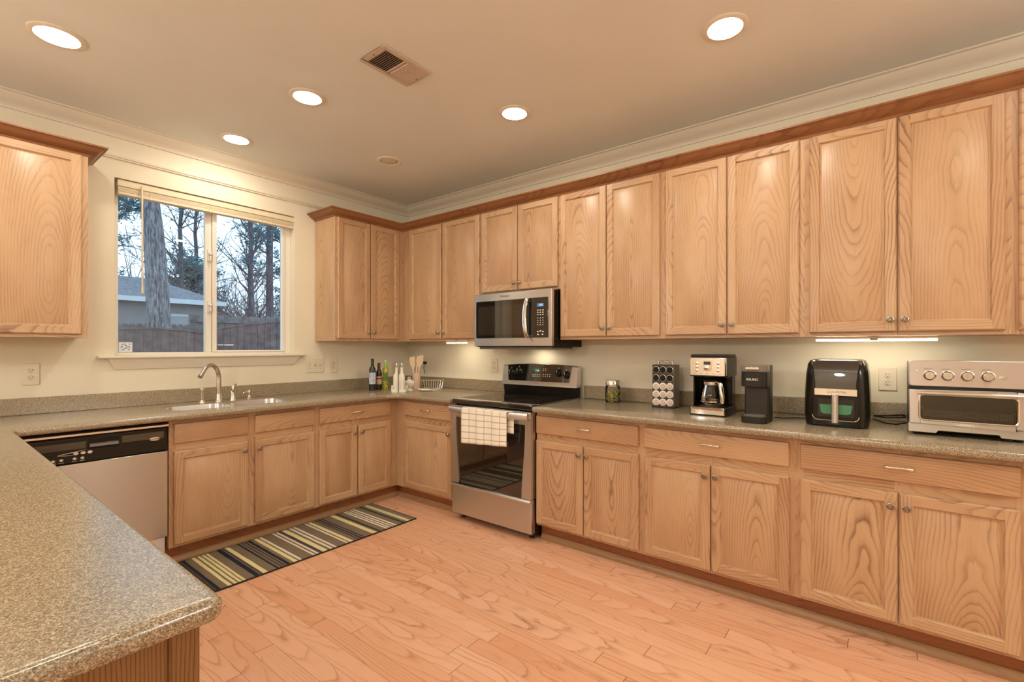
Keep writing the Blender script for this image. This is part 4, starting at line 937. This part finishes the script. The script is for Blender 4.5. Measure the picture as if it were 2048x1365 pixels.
for x, w, z, h in ((-.095, .014, .020, .006), (-.085, .030, .010, .014), (-.05, .040, .002, .020), (-.01, .032, .002, .018), (.03, .016, .004, .010), (.07, .012, .012, .008), (.105, .011, .026, .007), (.112, .004, .029, .004)):
    rgs.append([(x, w*math.cos(a), z+h*.5+h*.5*math.sin(a)) for a in [2*PI*k/12 for k in range(12)]])
mb.loft(rgs); build(mb, 'dish', CERAM, sr_)

# ================================================================== RIGHT WORKTOP APPLIANCES
jr = thing('glass_jar', 'small glass jar of green and yellow wrapped tea bags right of the range', 'jar', rw(2.470, .150, CZ1), 0)
mb = MB(); mb.lathe([(0, .004), (.050, .002), (.054, .008), (.054, .112), (.048, .120), (.048, .126)], 36); build(mb, 'glass_body', CGLASS, jr)
mb = MB(); mb.lathe([(.051, .122), (.053, .124), (.053, .156), (.050, .160), (0, .160)], 36); build(mb, 'lid', SATIN, jr)
SC = [simple('sachet_'+n, c, .4) for n, c in (('green', (.20, .34, .04)), ('yellow', (.68, .54, .08)), ('cream', (.74, .66, .45)), ('dark', (.06, .10, .02)))]
rnd = random.Random(3); mb = MB()
for k in range(150):
    a = rnd.random()*2*PI; r = .047*math.sqrt(rnd.random()); z = .010+rnd.random()*.075
    c = Vector((r*math.cos(a), r*math.sin(a), z)); d1 = Vector((rnd.gauss(0, 1), rnd.gauss(0, 1), rnd.gauss(0, 1))).normalized()*.010; d2 = d1.cross(Vector((rnd.gauss(0, 1), rnd.gauss(0, 1), rnd.gauss(0, 1)))).normalized()*.005; d3 = d1.cross(d2).normalized()*.002
    m = rnd.choice((0, 0, 1, 1, 1, 2, 2, 3)); q = [[c+sx*d1+sy*d2+sz*d3 for sx, sy in ((-1, -1), (1, -1), (1, 1), (-1, 1))] for sz in (-1, 1)]
    if max(math.hypot(p.x, p.y) for l_ in q for p in l_) < .0525: mb.loft(q, m)
o = build(mb, 'wrapped_sweets', SC, jr); o['kind'] = 'stuff'
# pod rack
pr_ = thing('pod_rack', 'dark upright pod holder with a carrying handle holding nine white pods', 'pod holder', rw(2.872, .175, CZ1), RR)
PODB = simple('pod_rack_bronze', (.055, .040, .024), .35)
mb = MB(); mb.prism(rrect(-.076, .076, -.062, .062, .012), 0, .010); build(mb, 'base', BPLAS, pr_, bevel=.003)
mb = MB(); mb.box(-.070, .070, -.050, -.046, .010, .276); build(mb, 'front_panel', PODB, pr_)
for sx in (-1, 1):
    mb = MB(); mb.box(min(sx*.070, sx*.074), max(sx*.070, sx*.074), -.050, .050, .010, .278); build(mb, 'side_panel', GPLAS, pr_, bevel=.001)
mb = MB(); mb.box(-.074, .074, -.050, .050, .276, .281); build(mb, 'top_panel', PODB, pr_, bevel=.002)
mb = MB(); mb.tube([(-.048, 0, .280), (-.046, 0, .298), (-.036, 0, .303), (.036, 0, .303), (.046, 0, .298), (.048, 0, .280)], .006, 10); build(mb, 'handle', SATIN, pr_)
PZ = [.248, .194, .140, .088, .036]; PXS = (-.0465, 0, .0465)
mb = MB(); mb.lathe([(.0225, .0), (.0225, .0025), (.0205, .003), (.0195, .0005), (.0195, -.02)], 28, 0, ax='y'); RINGM = mesh_of(mb, 'pod_ring', [SATIN])
mb = MB(); mb.lathe([(.0192, .0006), (0, .0006)], 28, 0, ax='y'); HOLEM = mesh_of(mb, 'pod_hole', [DARK])
for z in PZ[:2]:
    for x in PXS: inst(RINGM, 'pod_ring', pr_, (x, -.050, z)); inst(HOLEM, 'pod_hole', pr_, (x, -.050, z))
podlid, tt, bb = newmat('pod_foil'); ox = objco(tt); sx_, sy_, sz_ = sep(tt, ox)
rr_ = mth(tt, 'SQRT', mth(tt, 'ADD', mth(tt, 'MULTIPLY', sx_, sx_), mth(tt, 'MULTIPLY', sz_, sz_)))
ring_ = ramp(tt, mth(tt, 'MULTIPLY', rr_, 40.0), ((0.0, (.84, .70, .58)), (.50, (.80, .58, .50)), (.56, (.40, .26, .20)), (.62, (.84, .74, .66)), (.9, (.88, .80, .74))))
tt.links.new(mixc(tt, mth(tt, 'MULTIPLY', mth(tt, 'LESS_THAN', noise(tt, ox, 170, 1), .42), mth(tt, 'LESS_THAN', rr_, .012)), ring_, (.45, .26, .20)), bb.inputs['Base Color']); bb.inputs['Roughness'].default_value = .4
mb = MB(); mb.lathe([(.019, -.030), (.0215, -.002), (.0240, -.001), (.0240, .002), (.0225, .003), (0, .0032)], 30, 0, ax='y'); PODM = mesh_of(mb, 'coffee_pod', [podlid])
rn = ('top', 'middle', 'bottom'); cn = ('left', 'centre', 'right')
for i, z in enumerate(PZ[2:]):
    for j, x in enumerate(PXS):
        w = Matrix.Rotation(RR, 4, 'Z') @ Vector((x, -.0508, z)); b0 = Vector(rw(2.872, .175, CZ1))
        o = inst(PODM, 'coffee_pod', None, tuple(b0+w), (0, 0, RR)); tag(o, 'white foil-topped coffee pod, %s row of pods, %s column of the pod holder' % (rn[i], cn[j]), 'coffee pod', 'pods in the pod holder')
# drip coffee maker
cm = thing('drip_coffee_maker', 'tall chrome and black drip coffee maker with glass carafe', 'coffee maker', rw(3.217, .315, CZ1), RR)
mb = MB(); mb.prism(rrect(-.104, .104, -.118, .118, .018), 0, .050); build(mb, 'base', BPLAS, cm, bevel=.003)
mb = MB(); mb.prism(rrect(-.098, .098, -.122, -.10, .010), .008, .048); build(mb, 'base_trim', CHROME, cm, bevel=.002)
mb = MB(); mb.lathe([(.072, .050), (.072, .054), (.066, .055), (0, .055)], 32, 0, (0, -.030, 0)); build(mb, 'hot_plate', PEWTER, cm)
mb = MB(); mb.box(-.096, .096, .040, .118, .048, .235); mb.box(-.100, -.090, -.060, .05, .048, .235); build(mb, 'tower', BENAM, cm, bevel=.004)
mb = MB(); mb.prism(rrect(-.106, .106, -.112, .120, .016), .226, .340); mb.prism(rrect(-.102, .102, -.108, .116, .016), .340, .354); build(mb, 'brew_head', BPLAS, cm, bevel=.003)
mb = MB(); mb.prism(rrect(-.104, .104, -.122, -.090, .012), .232, .336); ft = build(mb, 'chrome_front', CHROME, cm, bevel=.003)
mb = MB(); mb.prism(rrect(-.026, .026, .258, .322, .008), -.1245, -.121, 'y'); build(mb, 'control_plate', SATIN, ft)
mb = MB(); mb.box(-.019, .019, -.1258, -.1244, .296, .314); build(mb, 'display', simple('cm_display', (.05, .04, .03), .2), ft)
mb = MB(); mb.lathe([(.018, 0), (.018, .003), (.015, .005), (0, .005)], 24, 0, (0, -.1244, .277), 'y'); build(mb, 'start_button', CHROME, ft)
for x in (-.058, .062):
    for z in (.262, .283, .304):
        mb = MB(); mb.lathe([(.0085, 0), (.0085, .003), (.006, .004), (0, .004)], 18, 0, (x, -.122, z), 'y'); build(mb, 'button', CHROME, ft)
for x in (-.07, -.035, 0, .035, .07):
    mb = MB(); mb.box(x-.010, x+.010, -.1226, -.1218, .240, .245); build(mb, 'button', SATIN, ft)
cf = thing('coffee_carafe', 'glass coffee carafe with curved steel handle inside the drip coffee maker', 'carafe', rw(3.217, .345, CZ1+.0555), RR)
mb = MB(); mb.lathe([(0, .003), (.052, 0), (.062, .010), (.066, .035), (.060, .075), (.050, .110), (.046, .130), (.049, .138)], 36); build(mb, 'glass_body', SMOKE, cf)
mb = MB(); mb.lathe([(.047, .118), (.052, .122), (.052, .138), (.048, .140)], 36); build(mb, 'collar_band', CHROME, cf)
mb = MB(); mb.lathe([(.066, .018), (.0685, .020), (.0685, .028), (.0662, .030)], 36); build(mb, 'base_band', CHROME, cf)
mb = MB(); mb.lathe([(.049, .138), (.050, .148), (.040, .160), (0, .162)], 32); build(mb, 'lid', BPLAS, cf)
mb = MB(); hp_ = [(.030, -.030, .140), (.052, -.052, .143), (.066, -.066, .130), (.074, -.074, .090), (.080, -.078, .045), (.081, -.078, .020)]
mb.tube(hp_, [.008, .010, .012, .013, .013, .011], 12); build(mb, 'handle', CHROME, cf)
# single-serve coffee maker
ks = thing('pod_coffee_maker', 'slim matte black single-serve coffee machine right of the drip coffee maker', 'coffee maker', rw(3.487, .475, CZ1), RR)
mb = MB(); mb.prism(rrect(-.062, .062, .0, .098, .012), .0, .300); build(mb, 'rear_tower', BPLASM, ks, bevel=.003)
mb = MB(); mb.prism(rrect(-.062, .062, -.098, .03, .030, 8), .0, .036); build(mb, 'base', BPLASM, ks, bevel=.003)
mb = MB(); mb.prism(rrect(-.050, .050, -.088, -.005, .024, 8), .036, .039); build(mb, 'drip_tray', GPLAS, ks)
mb = MB(); mb.prism(rrect(-.062, .062, -.090, .03, .028, 8), .190, .268); build(mb, 'brew_head', BPLASM, ks, bevel=.002)
mb = MB(); mb.prism(rrect(-.063, .063, -.092, .03, .028, 8), .268, .302); build(mb, 'lid', GPLAS, ks, bevel=.003)
mb = MB(); mb.prism(rrect(-.036, .030, .280, .292, .005), -.104, -.088, 'y'); build(mb, 'lid_handle', SATIN, ks, bevel=.002)
mb = MB(); mb.box(-.052, .052, -.004, .004, .038, .192); build(mb, 'back_panel', simple('brown_black', (.022, .014, .010), .4), ks)
text('KEURIG', .0165, ks, (-.004, -.0912, .228), WHITEP, 'brand_lettering', bold=.00015)
# air fryer
af = thing('air_fryer', 'large glossy black air fryer with window drawer and steel handle', 'air fryer', rw(3.838, .285, CZ1), RR)
AFB = simple('air_fryer_black', (.014, .012, .007), .20, spec=0.35); mb = MB(); rgs = []
for z, w, d, r in ((0, .128, .150, .05), (.006, .134, .156, .055), (.06, .139, .160, .06), (.16, .138, .160, .06), (.26, .133, .156, .06), (.310, .126, .148, .06), (.328, .116, .138, .055), (.334, .100, .120, .05)):
    rgs.append([(x, y, z) for x, y in rrect(-w, w, -d, d, r, 6)])
mb.loft(rgs); build(mb, 'body', AFB, af)
mb = MB(); rgs = []
for z, w, y in ((.185, .092, -.163), (.22, .092, -.163), (.27, .098, -.160), (.312, .106, -.152), (.330, .104, -.138)): rgs.append([(-w, y+.02, z), (-w*.92, y-.004, z), (0, y-.007, z), (w*.92, y-.004, z), (w, y+.02, z)])
mb.loft(rgs); build(mb, 'touch_panel', BGLASS, af)
mb = MB(); mb.loft([[(x, y, z) for x, y in ((-.094, -.150), (-.088, -.170), (0, -.173), (.088, -.170), (.094, -.150))] for z in (.158, .190)]); bd = build(mb, 'steel_band', CHROME, af)
text('GOURMIA', .018, bd, (.006, -.1745, .174), simple('band_print', (.30, .27, .22), .4), 'brand_lettering')
mb = MB(); mb.prism(rrect(-.096, .096, .036, .156, .022), -.169, -.150, 'y'); dw_ = build(mb, 'drawer', BENAM, af, bevel=.003)
mb = MB(); pp = rrect(-.097, .097, .034, .157, .024); pp = [p for p in pp]; mb.tube([(x, -.168, z) for x, z in pp if z < .12], .0022, 8); build(mb, 'trim_line', CHROME, dw_)
afw, tt, bb = newmat('drawer_window'); x_, y_, z_ = sep(tt, objco(tt))
bb.inputs['Base Color'].default_value = (.018, .014, .010, 1); bb.inputs['Roughness'].default_value = .05
mb = MB(); mb.prism(rrect(-.074, .078, .052, .140, .006), -.1712, -.169, 'y'); build(mb, 'window_surround', afw, dw_)
mb = MB(); mb.loft([[(x, -.1722 if abs(x) < .01 else -.1722, z) for x, z in ((-.066, .112), (.070, .112), (.064, .072), (.050, .066), (-.048, .066), (-.060, .072))], [(x, -.1712, z) for x, z in ((-.066, .112), (.070, .112), (.064, .072), (.050, .066), (-.048, .066), (-.060, .072))]])
build(mb, 'basket_liner', simple('green_liner', (.045, .24, .125), .25, coat=.5), dw_)
mb = MB(); mb.prism(rrect(-.0155, .0155, -.196, -.176, .006), .024, .164); build(mb, 'handle', STEELV, dw_, bevel=.002)
mb = MB(); mb.prism([(-.06, .002), (-.052, .012), (.052, .012), (.06, .002)], -.1595, -.150, 'y'); build(mb, 'foot_recess', DARK, af)
# toaster oven
to = thing('toaster_oven', 'stainless toaster oven air fryer with four knobs at the right edge of the photo', 'toaster oven', rw(4.315, .235, CZ1), RR)
mb = MB(); mb.box(-.190, .190, -.200, .190, .018, .325); 
build(mb, 'body', BPLASM, to, bevel=.006)
mb = MB()
def frame(mb, X0, X1, Z0, Z1, x0, x1, z0, z1, y0, y1):
    mb.box(X0, x0, y0, y1, Z0, Z1); mb.box(x1, X1, y0, y1, Z0, Z1); mb.box(x0, x1, y0, y1, Z0, z0); mb.box(x0, x1, y0, y1, z1, Z1)
mb.prism(rrect(-.196, .196, .220, .338, .014, 3), -.226, -.195, 'y'); cpn = build(mb, 'control_panel', STEEL, to, bevel=.004)
mb = MB(); mb.prism([(-.196, -.20), (-.196, -.224), (-.190, -.228), (.190, -.228), (.196, -.224), (.196, -.20)], .206, .220, 'z'); build(mb, 'panel_gap', BPLAS, to)
mb = MB(); mb.prism([(-.196, .014), (-.10, .014), (-.093, .026), (.10, .026), (.107, .014), (.196, .014), (.196, .052), (-.196, .052)], -.224, -.195, 'y'); build(mb, 'lower_front', STEEL, to, bevel=.002)
mb = MB(); frame(mb, -.194, .194, .052, .206, -.155, .152, .074, .182, -.232, -.205); dd = build(mb, 'door', STEEL, to, bevel=.004)
mb = MB(); mb.tube([(x, -.233, z) for x, z in rrect(-.158, .155, .071, .185, .016, 4)], .0045, 8, closed=True); build(mb, 'window_trim', CHROME, dd)
mb = MB(); mb.box(-.155, .152, -.226, -.223, .074, .182); build(mb, 'door_glass', SMOKE, dd)
mb = MB(); mb.tube([(-.170, -.254, .194), (.172, -.254, .194)], .0065, 14)
for x in (-.164, .166): mb.tube([(x, -.232, .194), (x, -.256, .194)], .0075, 12)
build(mb, 'door_handle', CHROME, dd)
mb = MB(); mb.box(-.188, .188, -.2045, -.2015, .055, .205); build(mb, 'cavity', simple('oven_cavity', (.035, .028, .018), .25), to)
mb = MB()
for k in range(34):
    x = -.140+.28*k/33; mb.tube([(x, -.218, .088), (x, -.2215, .112)], .0017, 5)
for z in (.088, .094, .100, .106, .112): mb.tube([(-.144, -.2205, z), (.142, -.2205, z)], .0016, 5)
mb.tube([(-.150, -.2205, .128), (-.146, -.2205, .122), (-.142, -.2205, .114)], .002, 6); mb.tube([(.148, -.2205, .120), (.144, -.2205, .118), (.138, -.2205, .110)], .002, 6)
build(mb, 'wire_basket', simple('basket_wire', (.75, .70, .60), .3, .6), to)
for x in (-.122, -.062, .002, .066):
    c = (x, -.226, .270); mb = MB(); mb.lathe([(.0235, 0), (.0235, .002), (.0200, .004)], 28, 0, c, 'y'); mb.lathe([(.0200, .003), (.0185, .003)], 28, 1, c, 'y'); mb.lathe([(.0185, .003), (.0170, .016), (.0150, .018), (0, .018)], 28, 0, c, 'y'); mb.box(c[0]-.0028, c[0]+.0028, c[1]-.026, c[1]-.016, c[2]-.015, c[2]+.015)
    build(mb, 'dial_knob', [SATIN, BPLAS], cpn)
    mb = MB(); mb.box(x-.020, x+.010, -.2266, -.2259, .2985, .3005); build(mb, 'printed_mark', PEWTER, cpn)
mb = MB(); mb.lathe([(.004, 0), (.004, .003), (0, .004)], 14, 0, (-.165, -.226, .291), 'y'); build(mb, 'indicator_light', CHROME, cpn)
mb = MB(); mb.lathe([(.013, 0), (.013, .002), (0, .003)], 20, 0, (.112, -.226, .268), 'y', 1, .55); build(mb, 'badge', CHROME, cpn)
text('Cuisinart', .0175, dd, (-.008, -.2326, .0605), WHITEP, 'brand_lettering', bold=.0005)
for x in (-.165, .165):
    for y in (-.17, .15):
        mb = MB(); mb.lathe([(0, 0), (.015, 0), (.017, .004), (.014, .020)], 16, 0, (x, y, 0)); build(mb, 'foot', BPLAS, to)
# cords
mb = MB(); mb.tube([rw(3.985, .10, CZ1+.030), rw(4.02, .11, CZ1+.034), rw(4.06, .12, CZ1+.040), rw(4.10, .10, CZ1+.045), rw(4.118, .09, CZ1+.04)], .0042, 8); mb.tube([rw(3.985, .14, CZ1+.018), rw(4.03, .17, CZ1+.005), rw(4.08, .19, CZ1+.005), rw(4.118, .16, CZ1+.012)], .0038, 8)
mb.tube([rw(3.985, .08, CZ1+.026), rw(4.04, .07, CZ1+.020), rw(4.10, .07, CZ1+.028), rw(4.12, .06, CZ1+.03)], .0038, 8)
adopt(build(mb, 'power_cord', BPLAS, label='bundled black power cord'), to)
mb = MB(); mb.tube([rw(3.324, .22, CZ1+.010), rw(3.35, .21, CZ1+.016), rw(3.39, .22, CZ1+.018), rw(3.43, .24, CZ1+.006), rw(3.46, .28, CZ1+.005)], .0035, 8)
adopt(build(mb, 'power_cord', BPLAS), cm)
mb = MB(); mb.tube([rw(3.552, .35, CZ1+.012), rw(3.58, .30, CZ1+.005), rw(3.63, .24, CZ1+.004), rw(3.67, .22, CZ1+.004), rw(3.695, .21, CZ1+.004)], .003, 8)
adopt(build(mb, 'power_cord', BPLAS), ks)

# ================================================================== OUTDOORS
def bark_mat(name, dk, lt):
    m, t, b = newmat(name); x, y, z = sep(t, objco(t)); n = noise(t, comb(t, mth(t, 'MULTIPLY', x, 26.0), mth(t, 'MULTIPLY', y, 26.0), mth(t, 'MULTIPLY', z, 4.5)), 1.0, 4, .7)
    t.links.new(ramp(t, n, ((.38, dk), (.50, tuple((p+q)/2 for p, q in zip(dk, lt))), (.62, lt))), b.inputs['Base Color']); b.inputs['Roughness'].default_value = .95
    bn = nd(t, 'ShaderNodeBump'); bn.inputs['Strength'].default_value = .9; bn.inputs['Distance'].default_value = .03; t.links.new(n, bn.inputs['Height']); t.links.new(bn.outputs[0], b.inputs['Normal']); return m
BARK = bark_mat('pine_bark', (.055, .055, .07), (.30, .29, .31))
BARKD = bark_mat('dark_bark', (.045, .045, .065), (.16, .15, .175))
NEEDLE = mottled('pine_needles', (.12, .24, .27), .4, 3, .9); LEAFB = mottled('winter_leaves', (.20, .17, .15), .4, 3, .9)
FENCE = mottled('weathered_fence', (.150, .108, .105), .3, 7, .95); FENCE2 = mottled('grey_fence', (.17, .16, .165), .3, 7, .95)
mb = MB(); mb.box(-12, 40, .3, 60, -.06, 0); struct(build(mb, 'ground', mottled('leaf_litter', (.20, .17, .14), .4, 2, .95), None, (0, 0, -.35)))
def fence(label, x0, x1, y, ztop, col, arch=0.0, rise=0.0, pw=.14, dog=False, railz=None):
    t = thing('fence_panel', label, 'fence', ((x0+x1)/2, y, -.35), 0, 'garden fence panels'); cx = (x0+x1)/2; n = max(1, int((x1-x0)/pw)); mb = MB(); W = (x1-x0)/n
    for k in range(n):
        a, b = x0+k*W-cx+.004, x0+(k+1)*W-cx-.004
        f = lambda x: ztop+.35 + arch*(1-(2*x/(x1-x0))**2) + rise*max(0, x/(x1-x0)+.5)**1.5
        if dog: mb.prism([(a, 0), (b, 0), (b, f(b)-.04), (b-.03, f(b)), (a+.03, f(a)), (a, f(a)-.04)], -.01, .01, 'y')
        else: mb.prism([(a, 0), (b, 0), (b, f(b)), (a, f(a))], -.01, .01, 'y')
    build(mb, 'boards', col, t)
    mb = MB()
    P = [(x0-cx+(x1-x0)*i/14) for i in range(15)]
    if not dog: mb.loft([[(x, -.03, ztop+.35+arch*(1-(2*x/(x1-x0))**2)+rise*max(0, x/(x1-x0)+.5)**1.5+dz) if s_ else (x, .03, ztop+.35+arch*(1-(2*x/(x1-x0))**2)+rise*max(0, x/(x1-x0)+.5)**1.5+dz) for s_, dz in ((1, 0), (1, .035), (0, .035), (0, 0))] for x in P]); build(mb, 'cap_rail', col, t)
    else: mb.box(x0-cx, x1-cx, -.045, -.01, railz+.35, railz+.43); build(mb, 'cross_rail', col, t)
    for sx in (x0-cx, x1-cx):
        mb = MB(); mb.box(sx-.05, sx+.05, -.03, .07, 0, ztop+.35+(.0 if dog else rise*(sx > 0))); build(mb, 'post', col, t)
    return t
fence('arched brown fence section outside, behind the left window pane', -1.2, .86, 8.0, 1.600, FENCE, .085)
fence('rising arched brown fence section outside, behind the right window pane', .95, 3.0, 7.9, 1.70, FENCE, .10, .26)
fence('dog-eared picket fence standing in front of the shed outside', -1.6, 1.25, 10.0, 1.78, FENCE2, .05, .10, .13, True, 1.55)
fence('tall picket fence beyond the right window pane with a horizontal rail', 1.30, 5.6, 10.5, 2.18, FENCE2, 0, .12, .15, True, 1.98)
# shed
sh = thing('garden_shed', 'pale grey shed with a hipped shingle roof seen through the left window pane', 'shed', (.98, 13.5, -.35))
SHW = mottled('shed_siding', (.30, .29, .30), .08, 5, .9); WHT = simple('shed_white', (.60, .64, .68), .6)
mb = MB(); mb.box(-1.55, 1.38, -1.3, 1.5, 0, 2.95); build(mb, 'walls', SHW, sh)
mb = MB(); e0 = [(-1.95, -1.6, 3.02), (1.62, -1.6, 3.02), (1.62, 1.8, 3.02), (-1.95, 1.8, 3.02)]; mb.loft([e0, [(-.55, 0, 3.72), (.25, 0, 3.72), (.25, .3, 3.72), (-.55, .3, 3.72)]]); build(mb, 'roof', mottled('shingles', (.17, .19, .23), .35, 14, .95), sh)
mb = MB(); frame(mb, -1.97, 1.64, 2.90, 3.03, -1.96, 1.63, 2.90, 3.03, 0, 0) if False else mb.box(-1.97, 1.64, -1.64, -1.58, 2.90, 3.03); mb.box(1.60, 1.66, -1.6, 1.8, 2.90, 3.03); build(mb, 'fascia', WHT, sh)
for x in (-1.12, 1.34):
    mb = MB(); mb.box(x-.09, x+.09, -1.33, -1.29, 0, 2.92); build(mb, 'corner_trim', WHT, sh)
mb = MB(); mb.box(.30, .92, -1.325, -1.29, 0, 2.55); d_ = build(mb, 'door', mottled('shed_door', (.40, .41, .44), .05, 3, .8), sh)
mb = MB(); frame(mb, .24, .98, 0, 2.62, .30, .92, 0, 2.55, -1.335, -1.29); build(mb, 'door_frame', WHT, d_)
# trees
def tree(name, label, x, y, h, r, seed, nb=16, b0=.3, blen=1.6, foliage=0, fsize=.10, fmat=None, bark=None, lean=0.0, up=.35, f0=.3):
    R = random.Random(seed); t = thing(name, label, 'tree', (x, y, -.35), 0, 'trees behind the garden')
    bark = bark or BARKD; mb = MB(); N = 14; path = []; rad = []
    for i in range(N+1):
        f = i/N; path.append((lean*f*h + R.gauss(0, .02)*f*2, R.gauss(0, .02)*f*2, f*h)); rad.append(r*(1.25-.25*min(1, f*8))*(1-.62*f) if f > 0 else r*1.35)
    mb.tube(path, rad, 12); tips = []
    for k in range(nb):
        f = b0+(1-b0)*R.random()**.9; i = int(f*N); p = Vector(path[min(i, N)]); a = R.random()*2*PI; L = blen*(1.15-f*.7)*(0.6+.6*R.random())
        d = Vector((math.cos(a), math.sin(a), up+R.gauss(0, .15))).normalized(); pts = [p]; 
        for q in range(5): d = (d+Vector((R.gauss(0, .16), R.gauss(0, .16), R.gauss(.03, .13)))).normalized(); pts.append(pts[-1]+d*L/5)
        br = r*.22*(1-f*.5)+.008; mb.tube(pts, [br*(1-.15*q) for q in range(6)], 6); tips += pts[2:]
        for s_ in range(3):
            q = pts[R.randint(1, 4)]; d2 = (d+Vector((R.gauss(0, .6), R.gauss(0, .6), R.gauss(.2, .4)))).normalized(); p2 = [q]
            for z in range(3): d2 = (d2+Vector((R.gauss(0, .2), R.gauss(0, .2), R.gauss(0, .2)))).normalized(); p2.append(p2[-1]+d2*L/7)
            mb.tube(p2, [br*.45, br*.38, br*.3, br*.18], 5); tips += p2[1:]
    build(mb, 'trunk', bark, t)
    if foliage and tips:
        mb = MB()
        for k in range(int(foliage*2.4)):
            c = Vector(R.choice(tips)); c += Vector((R.gauss(0, .16), R.gauss(0, .16), R.gauss(0, .10)))
            if c.z < h*f0: continue
            d1 = Vector((R.gauss(0, 1), R.gauss(0, 1), R.gauss(0, .5))).normalized(); d2 = d1.cross(Vector((R.gauss(0, 1), R.gauss(0, 1), R.gauss(0, 1)))).normalized()
            s_ = fsize*.62*(.5+R.random()); p0, p1, p2 = c-d1*s_, c+d1*s_, c+d2*s_*.28; mb.face([p0, c-d2*s_*.22, p1, p2])
        build(mb, 'foliage', fmat or NEEDLE, t)
    return t
tree('pine_tree', 'thick grey pine trunk in front of the shed, left window pane', .407, 9.3, 10, .272, 1, 14, .60, 2.0, 0, bark=BARK, lean=-.052)
tree('pine_tree', 'dark pine trunk at the far left edge of the window view', .22, 14.9, 15, .30, 2, 40, .16, 2.6, 4400, .16, NEEDLE, BARKD)
tree('bare_tree', 'slender forked bare tree right of the thick trunk, left window pane', 2.55, 15.5, 9, .10, 3, 34, .28, 2.4, 350, .09, NEEDLE, BARKD, up=.9)
tree('evergreen_tree', 'bushy blue-green evergreen beside the middle window stile', 4.0, 19.0, 5.2, .13, 4, 60, .22, 1.7, 4200, .16, NEEDLE, BARKD, f0=.1)
tree('bare_tree', 'bare branching tree at the left of the right window pane', 4.6, 15.0, 10, .12, 5, 44, .22, 2.4, 250, .08, LEAFB, BARKD, up=.9)
tree('pine_tree', 'first slim straight pine trunk in the right window pane', 6.4, 17.5, 16, .17, 6, 22, .30, 2.2, 2300, .14, NEEDLE, BARKD)
tree('pine_tree', 'second slim pine trunk further back in the right window pane', 9.1, 22.0, 17, .16, 7, 24, .35, 2.4, 2400, .15, NEEDLE, BARKD)
tree('pine_tree', 'taller dark pine trunk towards the right end of the right window pane', 9.2, 19.5, 17, .22, 8, 26, .35, 2.4, 2800, .15, NEEDLE, BARKD)
tree('pine_tree', 'pine trunk at the right jamb of the window', 10.2, 19.2, 16, .20, 9, 26, .30, 2.4, 2800, .15, NEEDLE, BARKD)
tree('evergreen_tree', 'distant evergreen behind the shed roof', 2.0, 24.0, 11, .2, 10, 44, .30, 2.6, 1500, .16, NEEDLE, BARKD, f0=.15)
tree('evergreen_tree', 'distant evergreen above the left end of the shed roof', -1.0+2.4, 30.0, 12, .22, 11, 46, .3, 3.0, 1500, .18, NEEDLE, BARKD, f0=.2)
tree('bare_tree', 'distant bare tree between the two window stiles', 6.3, 26.0, 11, .15, 12, 46, .2, 3.0, 500, .12, LEAFB, BARKD, up=.8)
tree('bare_tree', 'distant bare tree behind the tall picket fence', 9.5, 27.0, 11, .15, 13, 46, .2, 3.0, 500, .12, LEAFB, BARKD, up=.8)
tree('evergreen_tree', 'distant evergreen at the right of the window view', 12.6, 27.0, 12, .2, 14, 50, .2, 3.0, 3200, .2, NEEDLE, BARKD, f0=.15)
R = random.Random(21); mb = MB()
for k in range(3200):
    y = 17+R.random()*16; s_ = .10+R.random()*.50; x = -3.2+s_*(y+4.03)+R.gauss(0, .2); h = R.random()**1.2*5.5+.8
    d = Vector((R.gauss(0, .25), R.gauss(0, .25), 1)).normalized(); p = Vector((x, y, -.35)); pts = [p]
    for q in range(4): d = (d+Vector((R.gauss(0, .18), R.gauss(0, .18), 0))).normalized(); pts.append(pts[-1]+d*h/4)
    mb.tube(pts, [.026, .020, .015, .010, .004], 4, caps=False)
o = build(mb, 'undergrowth', mottled('brush_twigs', (.19, .15, .16), .3, 2, .95)); tag(o, 'tangle of bare brush and saplings in the woods behind the fences', 'undergrowth'); o['kind'] = 'stuff'
